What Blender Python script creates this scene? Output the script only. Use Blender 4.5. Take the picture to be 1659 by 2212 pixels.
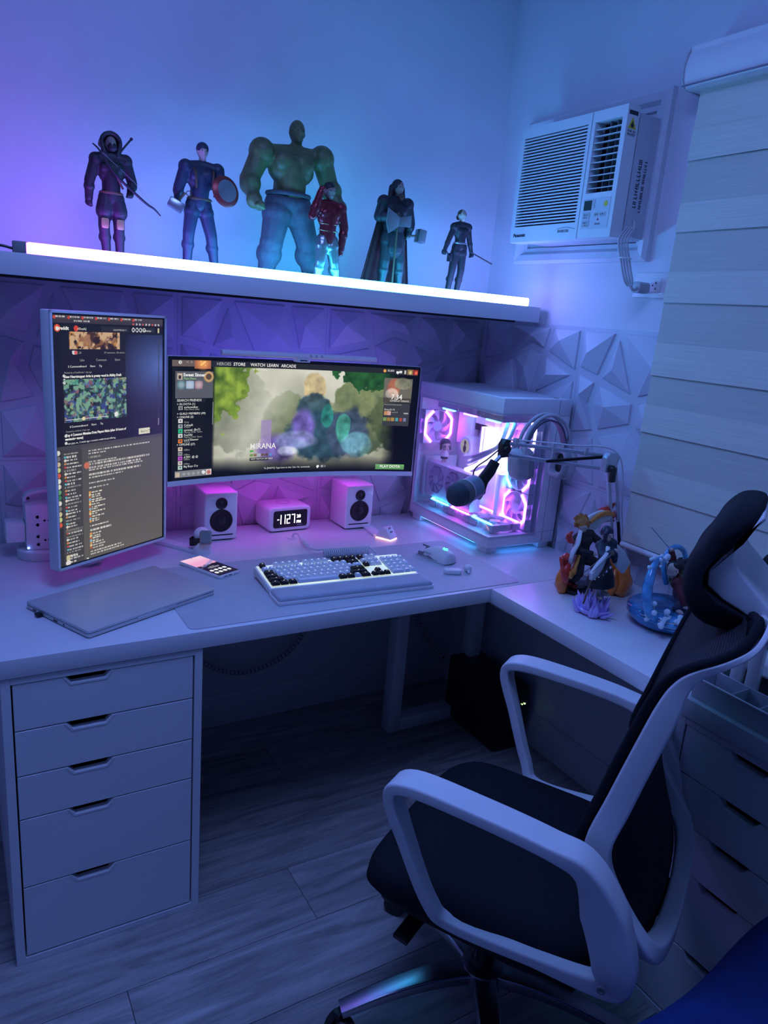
import bpy, bmesh, math, random
import numpy as np
from mathutils import Vector, Matrix
random.seed(7)
for o in list(bpy.data.objects): bpy.data.objects.remove(o)
SC = bpy.context.scene
COL = SC.collection
# ------------------------------------------------------------------ camera
cam_d = bpy.data.cameras.new('camera'); cam = bpy.data.objects.new('camera', cam_d); COL.objects.link(cam)
cam_d.sensor_fit = 'HORIZONTAL'; cam_d.sensor_width = 36.0; cam_d.lens = 1572.83/1659*36.0
cam.location = (-1.75279, -2.26310, 1.46089)
cam.rotation_euler = (1.308897, -0.081220, -0.530365)
cam_d.clip_start = 0.05
SC.camera = cam
# ------------------------------------------------------------------ world + exposure
W = bpy.data.worlds.new('room_dark'); SC.world = W; W.use_nodes = True
W.node_tree.nodes['Background'].inputs[0].default_value = (0.05, 0.09, 0.3, 1)
W.node_tree.nodes['Background'].inputs[1].default_value = 0.03
SC.view_settings.view_transform = 'Standard'; SC.view_settings.look = 'None'
SC.view_settings.exposure = 0.0; SC.view_settings.gamma = 1.0; SC.view_settings.use_curve_mapping = False
CY = SC.cycles   # light-path limits that keep the many lamps affordable
CY.max_bounces = 6; CY.diffuse_bounces = 3; CY.glossy_bounces = 3; CY.transmission_bounces = 4; CY.transparent_max_bounces = 10
CY.use_light_tree = False; CY.use_adaptive_sampling = True; CY.adaptive_threshold = .03; CY.caustics_reflective = False; CY.caustics_refractive = False; CY.sample_clamp_indirect = 4.0
def area(name, loc, rot, sx, sy, power, color, spread=180):
    d = bpy.data.lights.new(name, 'AREA'); d.shape = 'RECTANGLE'; d.size = sx; d.size_y = sy
    d.energy = power; d.color = color; d.spread = math.radians(spread)
    o = bpy.data.objects.new(name, d); COL.objects.link(o); o.location = loc; o.rotation_euler = rot
    return o
# added out-of-view blue fill lamp (its housing is built with the ceiling)
area('added_fill_light', (-1.35, -1.45, 2.53), (0, 0, 0), 0.7, 0.7, 14.5, (0.20, 0.33, 1.0))

# ------------------------------------------------------------------ materials
MATS = {}
def mat(name, col, rough=0.5, metal=0.0, emit=None, es=0.0, var=0.05, scale=30, bump=0.0, bscale=200, coat=0.0, alpha=1.0, trans=0.0, stretch=None, spec=0.5):
    if name in MATS: return MATS[name]
    m = bpy.data.materials.new(name); m.use_nodes = True; nt = m.node_tree; N = nt.nodes; L = nt.links
    b = N['Principled BSDF']
    b.inputs['Roughness'].default_value = rough; b.inputs['Metallic'].default_value = metal
    b.inputs['Coat Weight'].default_value = coat; b.inputs['Transmission Weight'].default_value = trans
    b.inputs['Specular IOR Level'].default_value = spec
    tc = N.new('ShaderNodeTexCoord'); src = tc.outputs['Object']
    if stretch:
        mp = N.new('ShaderNodeMapping'); mp.inputs['Scale'].default_value = stretch; L.new(src, mp.inputs[0]); src = mp.outputs[0]
    nz = N.new('ShaderNodeTexNoise'); nz.inputs['Scale'].default_value = scale; nz.inputs['Detail'].default_value = 3
    L.new(src, nz.inputs['Vector'])
    cr = N.new('ShaderNodeValToRGB')
    lo = tuple(max(0, c*(1-var)) for c in col); hi = tuple(min(1, c*(1+var)) for c in col)
    cr.color_ramp.elements[0].color = (*lo, 1); cr.color_ramp.elements[1].color = (*hi, 1)
    cr.color_ramp.elements[0].position = .3; cr.color_ramp.elements[1].position = .7
    L.new(nz.outputs['Fac'], cr.inputs[0]); L.new(cr.outputs[0], b.inputs['Base Color'])
    if bump > 0:
        n2 = N.new('ShaderNodeTexNoise'); n2.inputs['Scale'].default_value = bscale; L.new(src, n2.inputs['Vector'])
        bp = N.new('ShaderNodeBump'); bp.inputs['Strength'].default_value = bump; bp.inputs['Distance'].default_value = .002
        L.new(n2.outputs['Fac'], bp.inputs['Height']); L.new(bp.outputs[0], b.inputs['Normal'])
    if emit is not None:
        b.inputs['Emission Color'].default_value = (*emit, 1); b.inputs['Emission Strength'].default_value = es
    MATS[name] = m
    return m
def emis(name, col, s, small=False):
    if name in MATS: return MATS[name]
    m = bpy.data.materials.new(name); m.use_nodes = True; nt = m.node_tree; nt.nodes.clear()
    o = nt.nodes.new('ShaderNodeOutputMaterial'); e = nt.nodes.new('ShaderNodeEmission')
    e.inputs[0].default_value = (*col, 1); e.inputs[1].default_value = s; nt.links.new(e.outputs[0], o.inputs[0])
    if small: m.cycles.emission_sampling = 'NONE'
    MATS[name] = m; return m
def emis_ramp(name, axis, x0, x1, stops, s):
    """an emitter whose colour runs along one object axis (an RGB strip)"""
    m = bpy.data.materials.new(name); m.use_nodes = True; nt = m.node_tree; nt.nodes.clear(); N = nt.nodes; L = nt.links
    o = N.new('ShaderNodeOutputMaterial'); e = N.new('ShaderNodeEmission'); tc = N.new('ShaderNodeTexCoord')
    sp = N.new('ShaderNodeSeparateXYZ'); mr = N.new('ShaderNodeMapRange'); cr = N.new('ShaderNodeValToRGB')
    L.new(tc.outputs['Object'], sp.inputs[0]); L.new(sp.outputs['XYZ'.index(axis)], mr.inputs[0])
    mr.inputs[1].default_value = x0; mr.inputs[2].default_value = x1
    els = cr.color_ramp.elements
    while len(els) < len(stops): els.new(.5)
    for i, (p, c) in enumerate(stops): els[i].position = p; els[i].color = (*c, 1)
    L.new(mr.outputs[0], cr.inputs[0]); L.new(cr.outputs[0], e.inputs[0]); e.inputs[1].default_value = s
    L.new(e.outputs[0], o.inputs[0]); MATS[name] = m; return m
def emis_attr(name, s):
    """a screen: emits the colours printed on its grid of picture cells"""
    if name in MATS: return MATS[name]
    m = bpy.data.materials.new(name); m.use_nodes = True; nt = m.node_tree; N = nt.nodes; L = nt.links
    b = N['Principled BSDF']; b.inputs['Base Color'].default_value = (.01, .01, .012, 1); b.inputs['Roughness'].default_value = .35
    a = N.new('ShaderNodeAttribute'); a.attribute_name = 'picture'
    L.new(a.outputs['Color'], b.inputs['Emission Color']); b.inputs['Emission Strength'].default_value = s
    m.cycles.emission_sampling = 'NONE'
    MATS[name] = m; return m
def glassm(name, tint=(.92, .94, 1), rough=.02, refl=1.0):
    if name in MATS: return MATS[name]
    m = bpy.data.materials.new(name); m.use_nodes = True; nt = m.node_tree; nt.nodes.clear(); N = nt.nodes; L = nt.links
    o = N.new('ShaderNodeOutputMaterial'); t = N.new('ShaderNodeBsdfTransparent'); t.inputs[0].default_value = (*tint, 1)
    g = N.new('ShaderNodeBsdfGlossy'); g.inputs['Roughness'].default_value = rough
    fr = N.new('ShaderNodeFresnel'); fr.inputs[0].default_value = 1.45; mx = N.new('ShaderNodeMixShader')
    ml = N.new('ShaderNodeMath'); ml.operation = 'MULTIPLY'; ml.inputs[1].default_value = refl; L.new(fr.outputs[0], ml.inputs[0])
    L.new(ml.outputs[0], mx.inputs[0]); L.new(t.outputs[0], mx.inputs[1]); L.new(g.outputs[0], mx.inputs[2]); L.new(mx.outputs[0], o.inputs[0])
    MATS[name] = m; return m

# ------------------------------------------------------------------ geometry
class G:
    def __init__(s): s.v = []; s.f = []; s.mi = []
    def add(s, vs, fs, m=0, M=None):
        k = len(s.v)
        s.v += [tuple(M @ Vector(p)) for p in vs] if M is not None else [tuple(p) for p in vs]
        s.f += [tuple(i+k for i in f) for f in fs]; s.mi += [m]*len(fs); return s
    def box(s, x0, x1, y0, y1, z0, z1, m=0, M=None):
        v = [(x, y, z) for z in (z0, z1) for y in (y0, y1) for x in (x0, x1)]
        return s.add(v, [(0, 2, 3, 1), (4, 5, 7, 6), (0, 1, 5, 4), (2, 6, 7, 3), (0, 4, 6, 2), (1, 3, 7, 5)], m, M)
    def prism(s, poly, a, b, axis='z', m=0, M=None):
        """poly: 2D points; extruded from a to b along axis (x: poly=(y,z), y: poly=(x,z), z: poly=(x,y))"""
        n = len(poly)
        def P(p, t): return {'x': (t, p[0], p[1]), 'y': (p[0], t, p[1]), 'z': (p[0], p[1], t)}[axis]
        v = [P(p, a) for p in poly]+[P(p, b) for p in poly]
        ar = sum(poly[i][0]*poly[(i+1) % n][1]-poly[(i+1) % n][0]*poly[i][1] for i in range(n))
        fl = (ar > 0) ^ (axis == 'y') ^ (b < a)
        fs = [tuple(range(n)), tuple(range(n, 2*n))]+[(i, i+n, (i+1) % n+n, (i+1) % n) for i in range(n)]
        if fl: fs = [tuple(reversed(fs[0])), fs[1]]+[tuple(reversed(f)) for f in fs[2:]]
        else: fs = [fs[0], tuple(reversed(fs[1]))]+fs[2:]
        return s.add(v, fs, m, M)
    def rings(s, rings, m=0, M=None, caps=True, closed=False, wrap=True):
        n = len(rings[0]); v = [p for r in rings for p in r]; fs = []
        R = len(rings)
        for i in range(R if closed else R-1):
            for j in range(n if wrap else n-1):
                a, b = i*n+j, i*n+(j+1) % n; c, d = ((i+1) % R)*n+(j+1) % n, ((i+1) % R)*n+j
                fs.append((a, b, c, d))
        if caps and not closed: fs += [tuple(reversed(range(n))), tuple(range((R-1)*n, R*n))]
        return s.add(v, fs, m, M)
    def tube(s, pts, r, n=8, m=0, M=None, closed=False, caps=True):
        pts = [Vector(p) for p in pts]; R = r if isinstance(r, (list, tuple)) else [r]*len(pts)
        rs = []; up = None
        for i, p in enumerate(pts):
            if closed: t = pts[(i+1) % len(pts)]-pts[i-1]
            else: t = pts[min(i+1, len(pts)-1)]-pts[max(i-1, 0)]
            t.normalize()
            if up is None: up = t.orthogonal().normalized()
            up = (up-t*up.dot(t)); up = up.normalized() if up.length > 1e-6 else t.orthogonal().normalized()
            w = t.cross(up)
            rs.append([p+(up*math.cos(2*math.pi*k/n)+w*math.sin(2*math.pi*k/n))*R[i] for k in range(n)])
        return s.rings(rs, m, M, caps, closed)
    def lathe(s, prof, n=24, m=0, M=None):
        """prof: (r, z) list, revolved round z"""
        rs = [[(max(r, 1e-5)*math.cos(2*math.pi*k/n), max(r, 1e-5)*math.sin(2*math.pi*k/n), z) for k in range(n)] for r, z in prof]
        return s.rings(rs, m, M)
    def ell(s, c, r, n=12, k=8, m=0, M=None):
        rs = []
        for i in range(k+1):
            a = math.pi*(i/k)-math.pi/2; a = max(min(a, math.pi/2-.05), -math.pi/2+.05)
            rs.append([(c[0]+r[0]*math.cos(a)*math.cos(2*math.pi*j/n), c[1]+r[1]*math.cos(a)*math.sin(2*math.pi*j/n), c[2]+r[2]*math.sin(a)) for j in range(n)])
        return s.rings(rs, m, M)
    def cap(s, p0, p1, r0, r1=None, n=10, m=0, M=None):
        """capsule / round cone"""
        r1 = r0 if r1 is None else r1; p0 = Vector(p0); p1 = Vector(p1); t = p1-p0
        L = t.length; t = t.normalized() if L > 1e-7 else Vector((0, 0, 1))
        u = t.orthogonal().normalized(); w = t.cross(u); rs = []
        pr = [(-math.cos(a)*r0, math.sin(a)*r0) for a in (.12, .6, 1.1)]+[(0, r0)]+[(L, r1)]+[(L+math.cos(a)*r1, math.sin(a)*r1) for a in (1.1, .6, .12)]
        for d, r in pr: rs.append([p0+t*d+(u*math.cos(2*math.pi*k/n)+w*math.sin(2*math.pi*k/n))*r for k in range(n)])
        return s.rings(rs, m, M)
    def grid(s, P, nu, nv, m=0, M=None):
        """P(u,v) -> point on a sheet"""
        return s.rings([[P(i/nu, j/nv) for i in range(nu+1)] for j in range(nv+1)], m, M, False, False, False)
def rrect(x0, x1, y0, y1, r, n=5):
    p = []
    for cx, cy, a0 in ((x1-r, y0+r, -90), (x1-r, y1-r, 0), (x0+r, y1-r, 90), (x0+r, y0+r, 180)):
        for i in range(n+1):
            a = math.radians(a0+90*i/n); p.append((cx+r*math.cos(a), cy+r*math.sin(a)))
    return p
def spline(pts, k=6, closed=False):
    """Catmull-Rom through points"""
    P = [Vector(p) for p in pts]; n = len(P); out = []
    for i in range(n if closed else n-1):
        if closed: a, b, c, d = P[i-1], P[i], P[(i+1) % n], P[(i+2) % n]
        else: a, b, c, d = P[max(i-1, 0)], P[i], P[i+1], P[min(i+2, n-1)]
        for j in range(k):
            t = j/k; t2 = t*t; t3 = t2*t
            out.append(.5*((2*b)+(c-a)*t+(2*a-5*b+4*c-d)*t2+(3*b-a-3*c+d)*t3))
    if not closed: out.append(P[-1])
    return out
def mesh_of(name, g, mats):
    me = bpy.data.meshes.new(name); me.from_pydata([tuple(p) for p in g.v], [], g.f); 
    for m in (mats if isinstance(mats, (list, tuple)) else [mats]): me.materials.append(m)
    if any(g.mi): me.polygons.foreach_set('material_index', g.mi)
    return me
def obj(name, g, mats, parent=None, loc=None, rot=None, bevel=0, seg=2, smooth=None, kind=None, label=None, me=None):
    if me is None:
        me = mesh_of(name, g, mats)
        if bevel:
            bm = bmesh.new(); bm.from_mesh(me)
            bmesh.ops.recalc_face_normals(bm, faces=bm.faces)
            es = [e for e in bm.edges if len(e.link_faces) == 2 and e.calc_face_angle(0) > .5]
            bmesh.ops.bevel(bm, geom=es, offset=bevel, segments=seg, profile=.5, affect='EDGES', clamp_overlap=True)
            bm.to_mesh(me); bm.free()
            if smooth is None: smooth = 35
        if smooth:
            me.polygons.foreach_set('use_smooth', [True]*len(me.polygons)); me.set_sharp_from_angle(angle=math.radians(smooth))
        me.update()
    o = bpy.data.objects.new(name, me); COL.objects.link(o)
    if parent is not None: o.parent = parent
    if loc is not None: o.location = loc
    if rot is not None: o.rotation_euler = rot
    if kind: o['kind'] = kind
    if label: o['label'] = label
    return o
def tag(o, label, cat, group=None):
    o['label'] = label; o['category'] = cat
    if group: o['group'] = group
    return o
def thing(name, label, cat, loc=(0, 0, 0), rz=0, group=None):
    o = bpy.data.objects.new(name, None); COL.objects.link(o); o.empty_display_size = .05
    o.location = loc; o.rotation_euler = (0, 0, rz)
    return tag(o, label, cat, group)
def struct(name, g, m, parent=None, **k):
    o = obj(name, g, m, parent, **k)
    if parent is None: o['kind'] = 'structure'
    return o
def blob(name, g, voxel, m, parent, smooth=4, label=None, loc=None, rot=None):
    """fuse overlapping closed shapes of g into one continuous skin"""
    me = mesh_of('tmp', g, m); o = bpy.data.objects.new('tmp', me); COL.objects.link(o)
    r = o.modifiers.new('r', 'REMESH'); r.mode = 'VOXEL'; r.voxel_size = voxel
    if smooth:
        s = o.modifiers.new('s', 'SMOOTH'); s.factor = .5; s.iterations = smooth
    dg = bpy.context.evaluated_depsgraph_get(); ev = o.evaluated_get(dg)
    me2 = bpy.data.meshes.new_from_object(ev); bpy.data.objects.remove(o); bpy.data.meshes.remove(me)
    me2.name = name; me2.materials.clear(); me2.materials.append(m)
    me2.polygons.foreach_set('use_smooth', [True]*len(me2.polygons))
    return obj(name, None, None, parent, me=me2, label=label, loc=loc, rot=rot)
def text(name, s, size, M, m, parent, align='LEFT', ext=0.0003, bold=0.0, sx=1.0, wrap=None):
    """lettering: flat letters lying in the xy plane of matrix M"""
    c = bpy.data.curves.new('t', 'FONT'); c.body = s; c.size = size; c.align_x = align; c.extrude = ext; c.offset = bold
    c.resolution_u = 2
    o = bpy.data.objects.new('t', c); COL.objects.link(o); bpy.context.view_layer.update()
    dg = bpy.context.evaluated_depsgraph_get(); me = bpy.data.meshes.new_from_object(o.evaluated_get(dg))
    bpy.data.objects.remove(o); bpy.data.curves.remove(c)
    me.transform(Matrix.Diagonal((sx, 1, 1, 1)))
    if wrap:
        for v in me.vertices: v.co = wrap(v.co)
    else: me.transform(M)
    me.materials.clear(); me.materials.append(m); me.name = name
    return obj(name, None, None, parent, me=me)
def frame(o, ex, ey, ez=None):
    ex = Vector(ex).normalized(); ey = Vector(ey).normalized(); ez = ex.cross(ey) if ez is None else Vector(ez)
    M = Matrix.Identity(4)
    for i in range(3): M[i][0] = ex[i]; M[i][1] = ey[i]; M[i][2] = ez[i]; M[i][3] = o[i]
    return M
def copy_tree(o, parent=None):
    c = o.copy(); COL.objects.link(c); c.parent = parent
    for ch in list(o.children): copy_tree(ch, c)
    return c
T = Matrix.Translation
def RX(a): return Matrix.Rotation(a, 4, 'X')
def RY(a): return Matrix.Rotation(a, 4, 'Y')
def RZ(a): return Matrix.Rotation(a, 4, 'Z')
# shared materials
WHITE = mat('white_plastic', (.80, .81, .84), .4, var=.02)
WHITE_G = mat('white_gloss', (.85, .85, .87), .12, coat=.4, var=.01)
WHITE_M = mat('white_metal', (.78, .80, .84), .35, var=.02, bump=.05, bscale=600)
LAMI = mat('white_laminate', (.78, .79, .84), .34, var=.02, scale=8)
BLACK = mat('black_plastic', (.012, .012, .014), .4, var=.1)
BLACK_G = mat('black_gloss', (.006, .006, .008), .12, var=.1)
DARK = mat('dark_gap', (.004, .004, .006), .8)
SILVER = mat('silver_metal', (.55, .56, .60), .38, .85, var=.02)
CHROME = mat('chrome', (.45, .46, .5), .28, 1.0, var=.01)
GREY = mat('grey_plastic', (.22, .23, .25), .5)
LGREY = mat('light_grey_plastic', (.5, .51, .55), .45)
# ================================================================== the room
WALLM = mat('painted_wall', (.74, .76, .82), .75, var=.03, scale=6, bump=.25, bscale=90)
ROOMW = mat('painted_wall_room', (.74, .77, .82), .8, var=.03, scale=6)
XL, YF, ZC = -3.4, -3.7, 2.6
RWX = 0.012
struct('wall_back', G().box(XL-.1, RWX+.1, 0, .1, 0, ZC), WALLM)
struct('wall_right', G().box(RWX, RWX+.1, YF, 0, 0, ZC), WALLM)
struct('wall_left', G().box(XL-.1, XL, YF-.1, 0, 0, ZC), ROOMW)
struct('wall_front', G().box(XL, RWX, YF-.1, YF, 0, ZC), ROOMW)
ceil = struct('ceiling', G().box(XL-.1, RWX+.1, YF-.1, .1, ZC, ZC+.08), ROOMW)
obj('added_lamp_housing', G().box(-1.75, -.95, -1.85, -1.05, 2.545, 2.6), WHITE, ceil, bevel=.01)  # housing and diffuser invented for the added fill lamp
obj('added_lamp_diffuser', G().box(-1.71, -.99, -1.81, -1.09, 2.536, 2.545), emis('added_lamp_glow', (.20, .33, 1.0), 2.0, True), ceil)
wb, wr = bpy.data.objects['wall_back'], bpy.data.objects['wall_right']
# floor of wooden planks
def plank_mat():
    m = bpy.data.materials.new('floor_plank'); m.use_nodes = True; nt = m.node_tree; N = nt.nodes; L = nt.links; b = N['Principled BSDF']
    tc = N.new('ShaderNodeTexCoord'); oi = N.new('ShaderNodeObjectInfo')
    mp = N.new('ShaderNodeMapping'); mp.inputs['Scale'].default_value = (1.6, 16, 4); L.new(tc.outputs['Object'], mp.inputs[0])
    ad = N.new('ShaderNodeVectorMath'); ad.operation = 'ADD'; cb = N.new('ShaderNodeCombineXYZ')
    ml = N.new('ShaderNodeMath'); ml.operation = 'MULTIPLY'; ml.inputs[1].default_value = 60; L.new(oi.outputs['Random'], ml.inputs[0]); L.new(ml.outputs[0], cb.inputs[0]); L.new(ml.outputs[0], cb.inputs[2])
    L.new(mp.outputs[0], ad.inputs[0]); L.new(cb.outputs[0], ad.inputs[1])
    nz = N.new('ShaderNodeTexNoise'); nz.inputs['Scale'].default_value = 1.6; nz.inputs['Detail'].default_value = 8; nz.inputs['Roughness'].default_value = .65; nz.inputs['Distortion'].default_value = 1.4
    L.new(ad.outputs[0], nz.inputs['Vector'])
    cr = N.new('ShaderNodeValToRGB'); cr.color_ramp.elements[0].color = (.22, .21, .21, 1); cr.color_ramp.elements[1].color = (.60, .58, .58, 1)
    cr.color_ramp.elements[0].position = .3; cr.color_ramp.elements[1].position = .72
    L.new(nz.outputs['Fac'], cr.inputs[0])
    hs = N.new('ShaderNodeHueSaturation'); mr = N.new('ShaderNodeMapRange'); mr.inputs[3].default_value = .8; mr.inputs[4].default_value = 1.15
    L.new(oi.outputs['Random'], mr.inputs[0]); L.new(mr.outputs[0], hs.inputs['Value']); L.new(cr.outputs[0], hs.inputs['Color']); L.new(hs.outputs[0], b.inputs['Base Color'])
    b.inputs['Roughness'].default_value = .42
    bp = N.new('ShaderNodeBump'); bp.inputs['Strength'].default_value = .15; bp.inputs['Distance'].default_value = .003; L.new(nz.outputs['Fac'], bp.inputs['Height']); L.new(bp.outputs[0], b.inputs['Normal'])
    return m
PLK = plank_mat()
fl = struct('floor', G().box(XL-.1, RWX+.1, YF-.1, .1, -.05, -.006), DARK)
pw, plen = .19, 1.22
pmesh = None
for i in range(21):
    y1 = .0-i*pw
    if y1-pw < YF: break
    off = (i*.457+.69) % plen
    x = XL-off
    while x < RWX:
        a, b2 = max(x, XL), min(x+plen, RWX)
        if b2-a > .05:
            if b2-a > plen-1e-4:
                if pmesh is None:
                    o = obj('plank', G().box(0, plen-.0015, -pw+.0015, 0, -.012, 0), PLK, fl, loc=(x, y1, 0)); pmesh = o.data
                else: obj('plank', None, None, fl, loc=(x, y1, 0), me=pmesh)
            else: obj('plank', G().box(0, b2-a-.0015, -pw+.0015, 0, -.012, 0), PLK, fl, loc=(a, y1, 0))
        x += plen
TRIM = mat('trim_paint', (.72, .74, .8), .45, var=.02)
bbp = [(0, 0), (-.016, 0), (-.016, .085), (-.011, .092), (-.011, .105), (-.005, .115), (-.005, .122), (0, .122)]
struct('baseboard_back', G().prism([(p[0], p[1]) for p in bbp], XL, RWX, 'x'), TRIM)
struct('baseboard_right', G().prism([(RWX+p[0], p[1]) for p in bbp], YF, -.016, 'y'), TRIM)

# ------------------------------------------------------------------ relief wall tiles
N_ = dict(TL=(0, 0), T1=(.30, 0), T2=(.73, 0), TR=(1, 0), R1=(1, .31), R2=(1, .708), BR=(1, 1), B2=(.7, 1), B1=(.3, 1), BL=(0, 1), L2=(0, .7), L1=(0, .31),
          a=(.35, .232), m=(.53, .15), b=(.683, .19), e=(.59, .505), g=(.433, .51), h=(.68, .785), j=(.25, .72))
CELLS = [(('TL', 'T1', 'a', 'L1'), (.12, .12)), (('T1', 'T2', 'b', 'm', 'a'), (.58, .085)), (('T2', 'TR', 'R1', 'b'), (.84, .10)),
         (('a', 'm', 'b', 'e', 'g'), (.53, .31)), (('b', 'R1', 'e'), (.76, .33)), (('R1', 'R2', 'h', 'e'), (.80, .62)),
         (('L1', 'a', 'g', 'j', 'L2'), (.14, .47)), (('g', 'e', 'h', 'j'), (.44, .66)), (('h', 'R2', 'BR', 'B2'), (.86, .82)),
         (('j', 'h', 'B2', 'B1'), (.56, .90)), (('L2', 'j', 'B1', 'BL'), (.11, .86))]
def inset(poly, d):
    n = len(poly); out = []
    for i in range(n):
        p0, p1, p2 = (Vector(poly[(i+k-1) % n]) for k in range(3))
        e0 = (p1-p0).normalized(); e1 = (p2-p1).normalized()
        n0 = Vector((-e0.y, e0.x)); n1 = Vector((-e1.y, e1.x)); q = n0+n1
        out.append(p1+q*(d/max(.25, 1+n0.dot(n1))))
    return out
TS, TG = .4965, .0115
def tile_bm(rot, clip=None, clip_z=None, face=None):
    """one tile; local: x across, z down from 0 to -TS, relief towards -y"""
    g = G()
    def P(u, v, h): return (u*TS, -h, -v*TS)
    g.box(.0004, TS-.0004, -.005, 0, -TS+.0004, -.0004)
    for names, ap in CELLS:
        poly = [N_[k] for k in names]
        if rot: poly = [(v, 1-u) for u, v in poly]; ap = (ap[1], 1-ap[0])
        poly = list(poly)
        ar = sum(poly[i][0]*poly[(i+1) % len(poly)][1]-poly[(i+1) % len(poly)][0]*poly[i][1] for i in range(len(poly)))
        if ar < 0: poly.reverse()
        q0 = inset(poly, TG/TS); q1 = inset(poly, (TG+.003)/TS); n = len(q0)
        vs = [P(p[0], p[1], .004) for p in q0]+[P(p[0], p[1], .0105) for p in q1]+[P(ap[0], ap[1], .032)]
        fs = [(i, (i+1) % n, n+(i+1) % n, n+i) for i in range(n)]+[(n+i, n+(i+1) % n, 2*n) for i in range(n)]
        fs = [tuple(reversed(f)) for f in fs]
        g.add(vs, fs)
    return g
TILEM = mat('tile_paint', (.60, .61, .70), .42, var=.03, scale=5, bump=.08, bscale=400)
def put_tile(parent, rot, M, cuts):
    g = tile_bm(rot); me = mesh_of('wall_tile', g, TILEM); me.transform(M)
    if cuts:
        bm = bmesh.new(); bm.from_mesh(me)
        for co, no in cuts:
            bmesh.ops.bisect_plane(bm, geom=bm.verts[:]+bm.edges[:]+bm.faces[:], plane_co=co, plane_no=no, clear_outer=True)
        bm.to_mesh(me); bm.free()
    me.update()
    if len(me.polygons): obj('wall_tile', None, None, parent, me=me)
ZT = 1.482
for r, z in enumerate((ZT, ZT-TS)):
    cuts = [((0, 0, .7), (0, 0, -1))] if r else []
    for i, x in enumerate((-.15, -.6465, -1.143, -1.6395, -2.136)):
        rot = (i in (2, 3, 4)) ^ (r == 1 and i in (1, 2))
        put_tile(wb, rot, T((x, 0, z)), cuts+([((-.012, 0, 0), (1, 0, 0))] if i == 0 else []))
    for i, y in enumerate((-.028, -.5245, -1.021, -1.5175)):
        rot = (i in (1, 3)) ^ (r == 1 and i in (0, 2))
        put_tile(wr, rot, T((RWX, y, z)) @ RZ(-math.pi/2), cuts)
# plaster strip of paint is bare above the tiles; trim round the air conditioner opening
fr = struct('trim_1', G(), TRIM)
bpy.data.objects.remove(fr)
tr = bpy.data.objects.new('trim_1', None); COL.objects.link(tr); tr['kind'] = 'structure'; tr['label'] = 'white moulded frame on the wall round the air conditioner'
y0, y1, z0, z1 = -.735, -.155, 1.675, 2.128
def moulding(w, prof):
    pass
def mitre(p, q, inx):
    # one mitred length of casing from corner p to q on the right wall (y,z), profile goes inwards
    p = Vector(p); q = Vector(q); t = (q-p).normalized(); n = Vector(inx)
    prof = [(0, 0), (0, .018), (.010, .028), (.030, .024), (.040, .012), (.052, .010), (.052, 0)]
    A = []; B = []
    for d, h in prof:
        a = p+n*d+t*d; b = q+n*d-t*d
        A.append((RWX-h, a.x, a.y)); B.append((RWX-h, b.x, b.y))
    return G().rings([A, B])
for p, q, n in (((y0, z0), (y0, z1), (1, 0)), ((y1, z1), (y1, z0), (-1, 0)), ((y0, z1), (y1, z1), (0, -1)), ((y1, z0), (y0, z0), (0, 1))):
    obj('casing', mitre(p, q, n), TRIM, tr)
# ================================================================== floating shelf + LED bar
SHY = -.339
sh = obj('floating_shelf', G().box(-1.80, -.02, 0, .339, 0, .050), LAMI, loc=(0, SHY, 1.484), bevel=.0015)
tag(sh, 'long white floating shelf carrying the figures above the monitors', 'shelf')
obj('shelf_channel', G().box(-1.80, -.12, .004, .016, -.006, 0), DARK, sh, label='dark slot under the front edge')
lb = thing('led_light_bar', 'glowing LED light bar along the front edge of the shelf', 'light bar', (0, SHY, 1.534))
STOPS = [(0, (.42, .05, 1.0)), (.09, (.36, .065, 1.0)), (.22, (.15, .21, 1.0)), (.38, (.06, .37, 1.0)), (.54, (.03, .55, 1.0)), (.64, (.03, .54, 1.0)), (.78, (.07, .38, 1.0)), (.90, (.17, .29, 1.0)), (1, (.26, .25, 1.0))]
BARM = emis_ramp('led_bar_glow', 'X', -1.575, -.075, STOPS, 40.0)
obj('diffuser', G().prism(rrect(-1.575, -.075, 0, .0245, .006), 0, .022, 'y'), BARM, lb)
obj('end_cap', G().box(-1.603, -1.575, 0, .022, 0, .025), GREY, lb, bevel=.002)
obj('cable', G().tube(spline([(-1.603, .012, .008), (-1.63, .012, .012), (-1.66, .03, .006), (-1.72, .1, .004), (-1.78, .22, .004)]), .003), BLACK, lb)

# ================================================================== desks
md = thing('main_desk', 'white laminate main desk along the tiled wall under the monitors', 'desk', (-.9, -.4, 0))
def off(g, d):  # shift a G
    g.v = [(p[0]-d[0], p[1]-d[1], p[2]-d[2]) for p in g.v]; return g
D0 = (-.9, -.4, 0)
obj('tabletop', off(G().box(-1.78, -.012, -.789, -.030, .709, .750), D0), LAMI, md, bevel=.0012)
lf = off(G().box(-.448, -.398, -.300, -.250, 0, .709).box(-.110, -.060, -.300, -.250, 0, .709).box(-.398, -.110, -.300, -.250, 0, .050).box(-.398, -.110, -.300, -.250, .66, .709), D0)
obj('leg_frame', lf, WHITE_M, md, bevel=.002)
gm = off(G().lathe([(.016, 0), (.016, .003), (.011, .0035), (.010, .001), (.0, .001)], 20, M=T((-.824, -.203, .750))), D0)
obj('cable_grommet', gm, WHITE, md, smooth=40)
sd = thing('side_desk', 'white laminate side desk along the right wall beneath the blind', 'desk', (-.24, -1.4, 0))
D1 = (-.24, -1.4, 0)
obj('tabletop', off(G().box(-.4704, -.012, -2.05, -.7905, .709, .750), D1), LAMI, sd, bevel=.0012)
obj('bracket', off(G().box(-.455, -.425, -.86, -.70, .697, .709), D1), WHITE_M, sd, bevel=.001)

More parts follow.
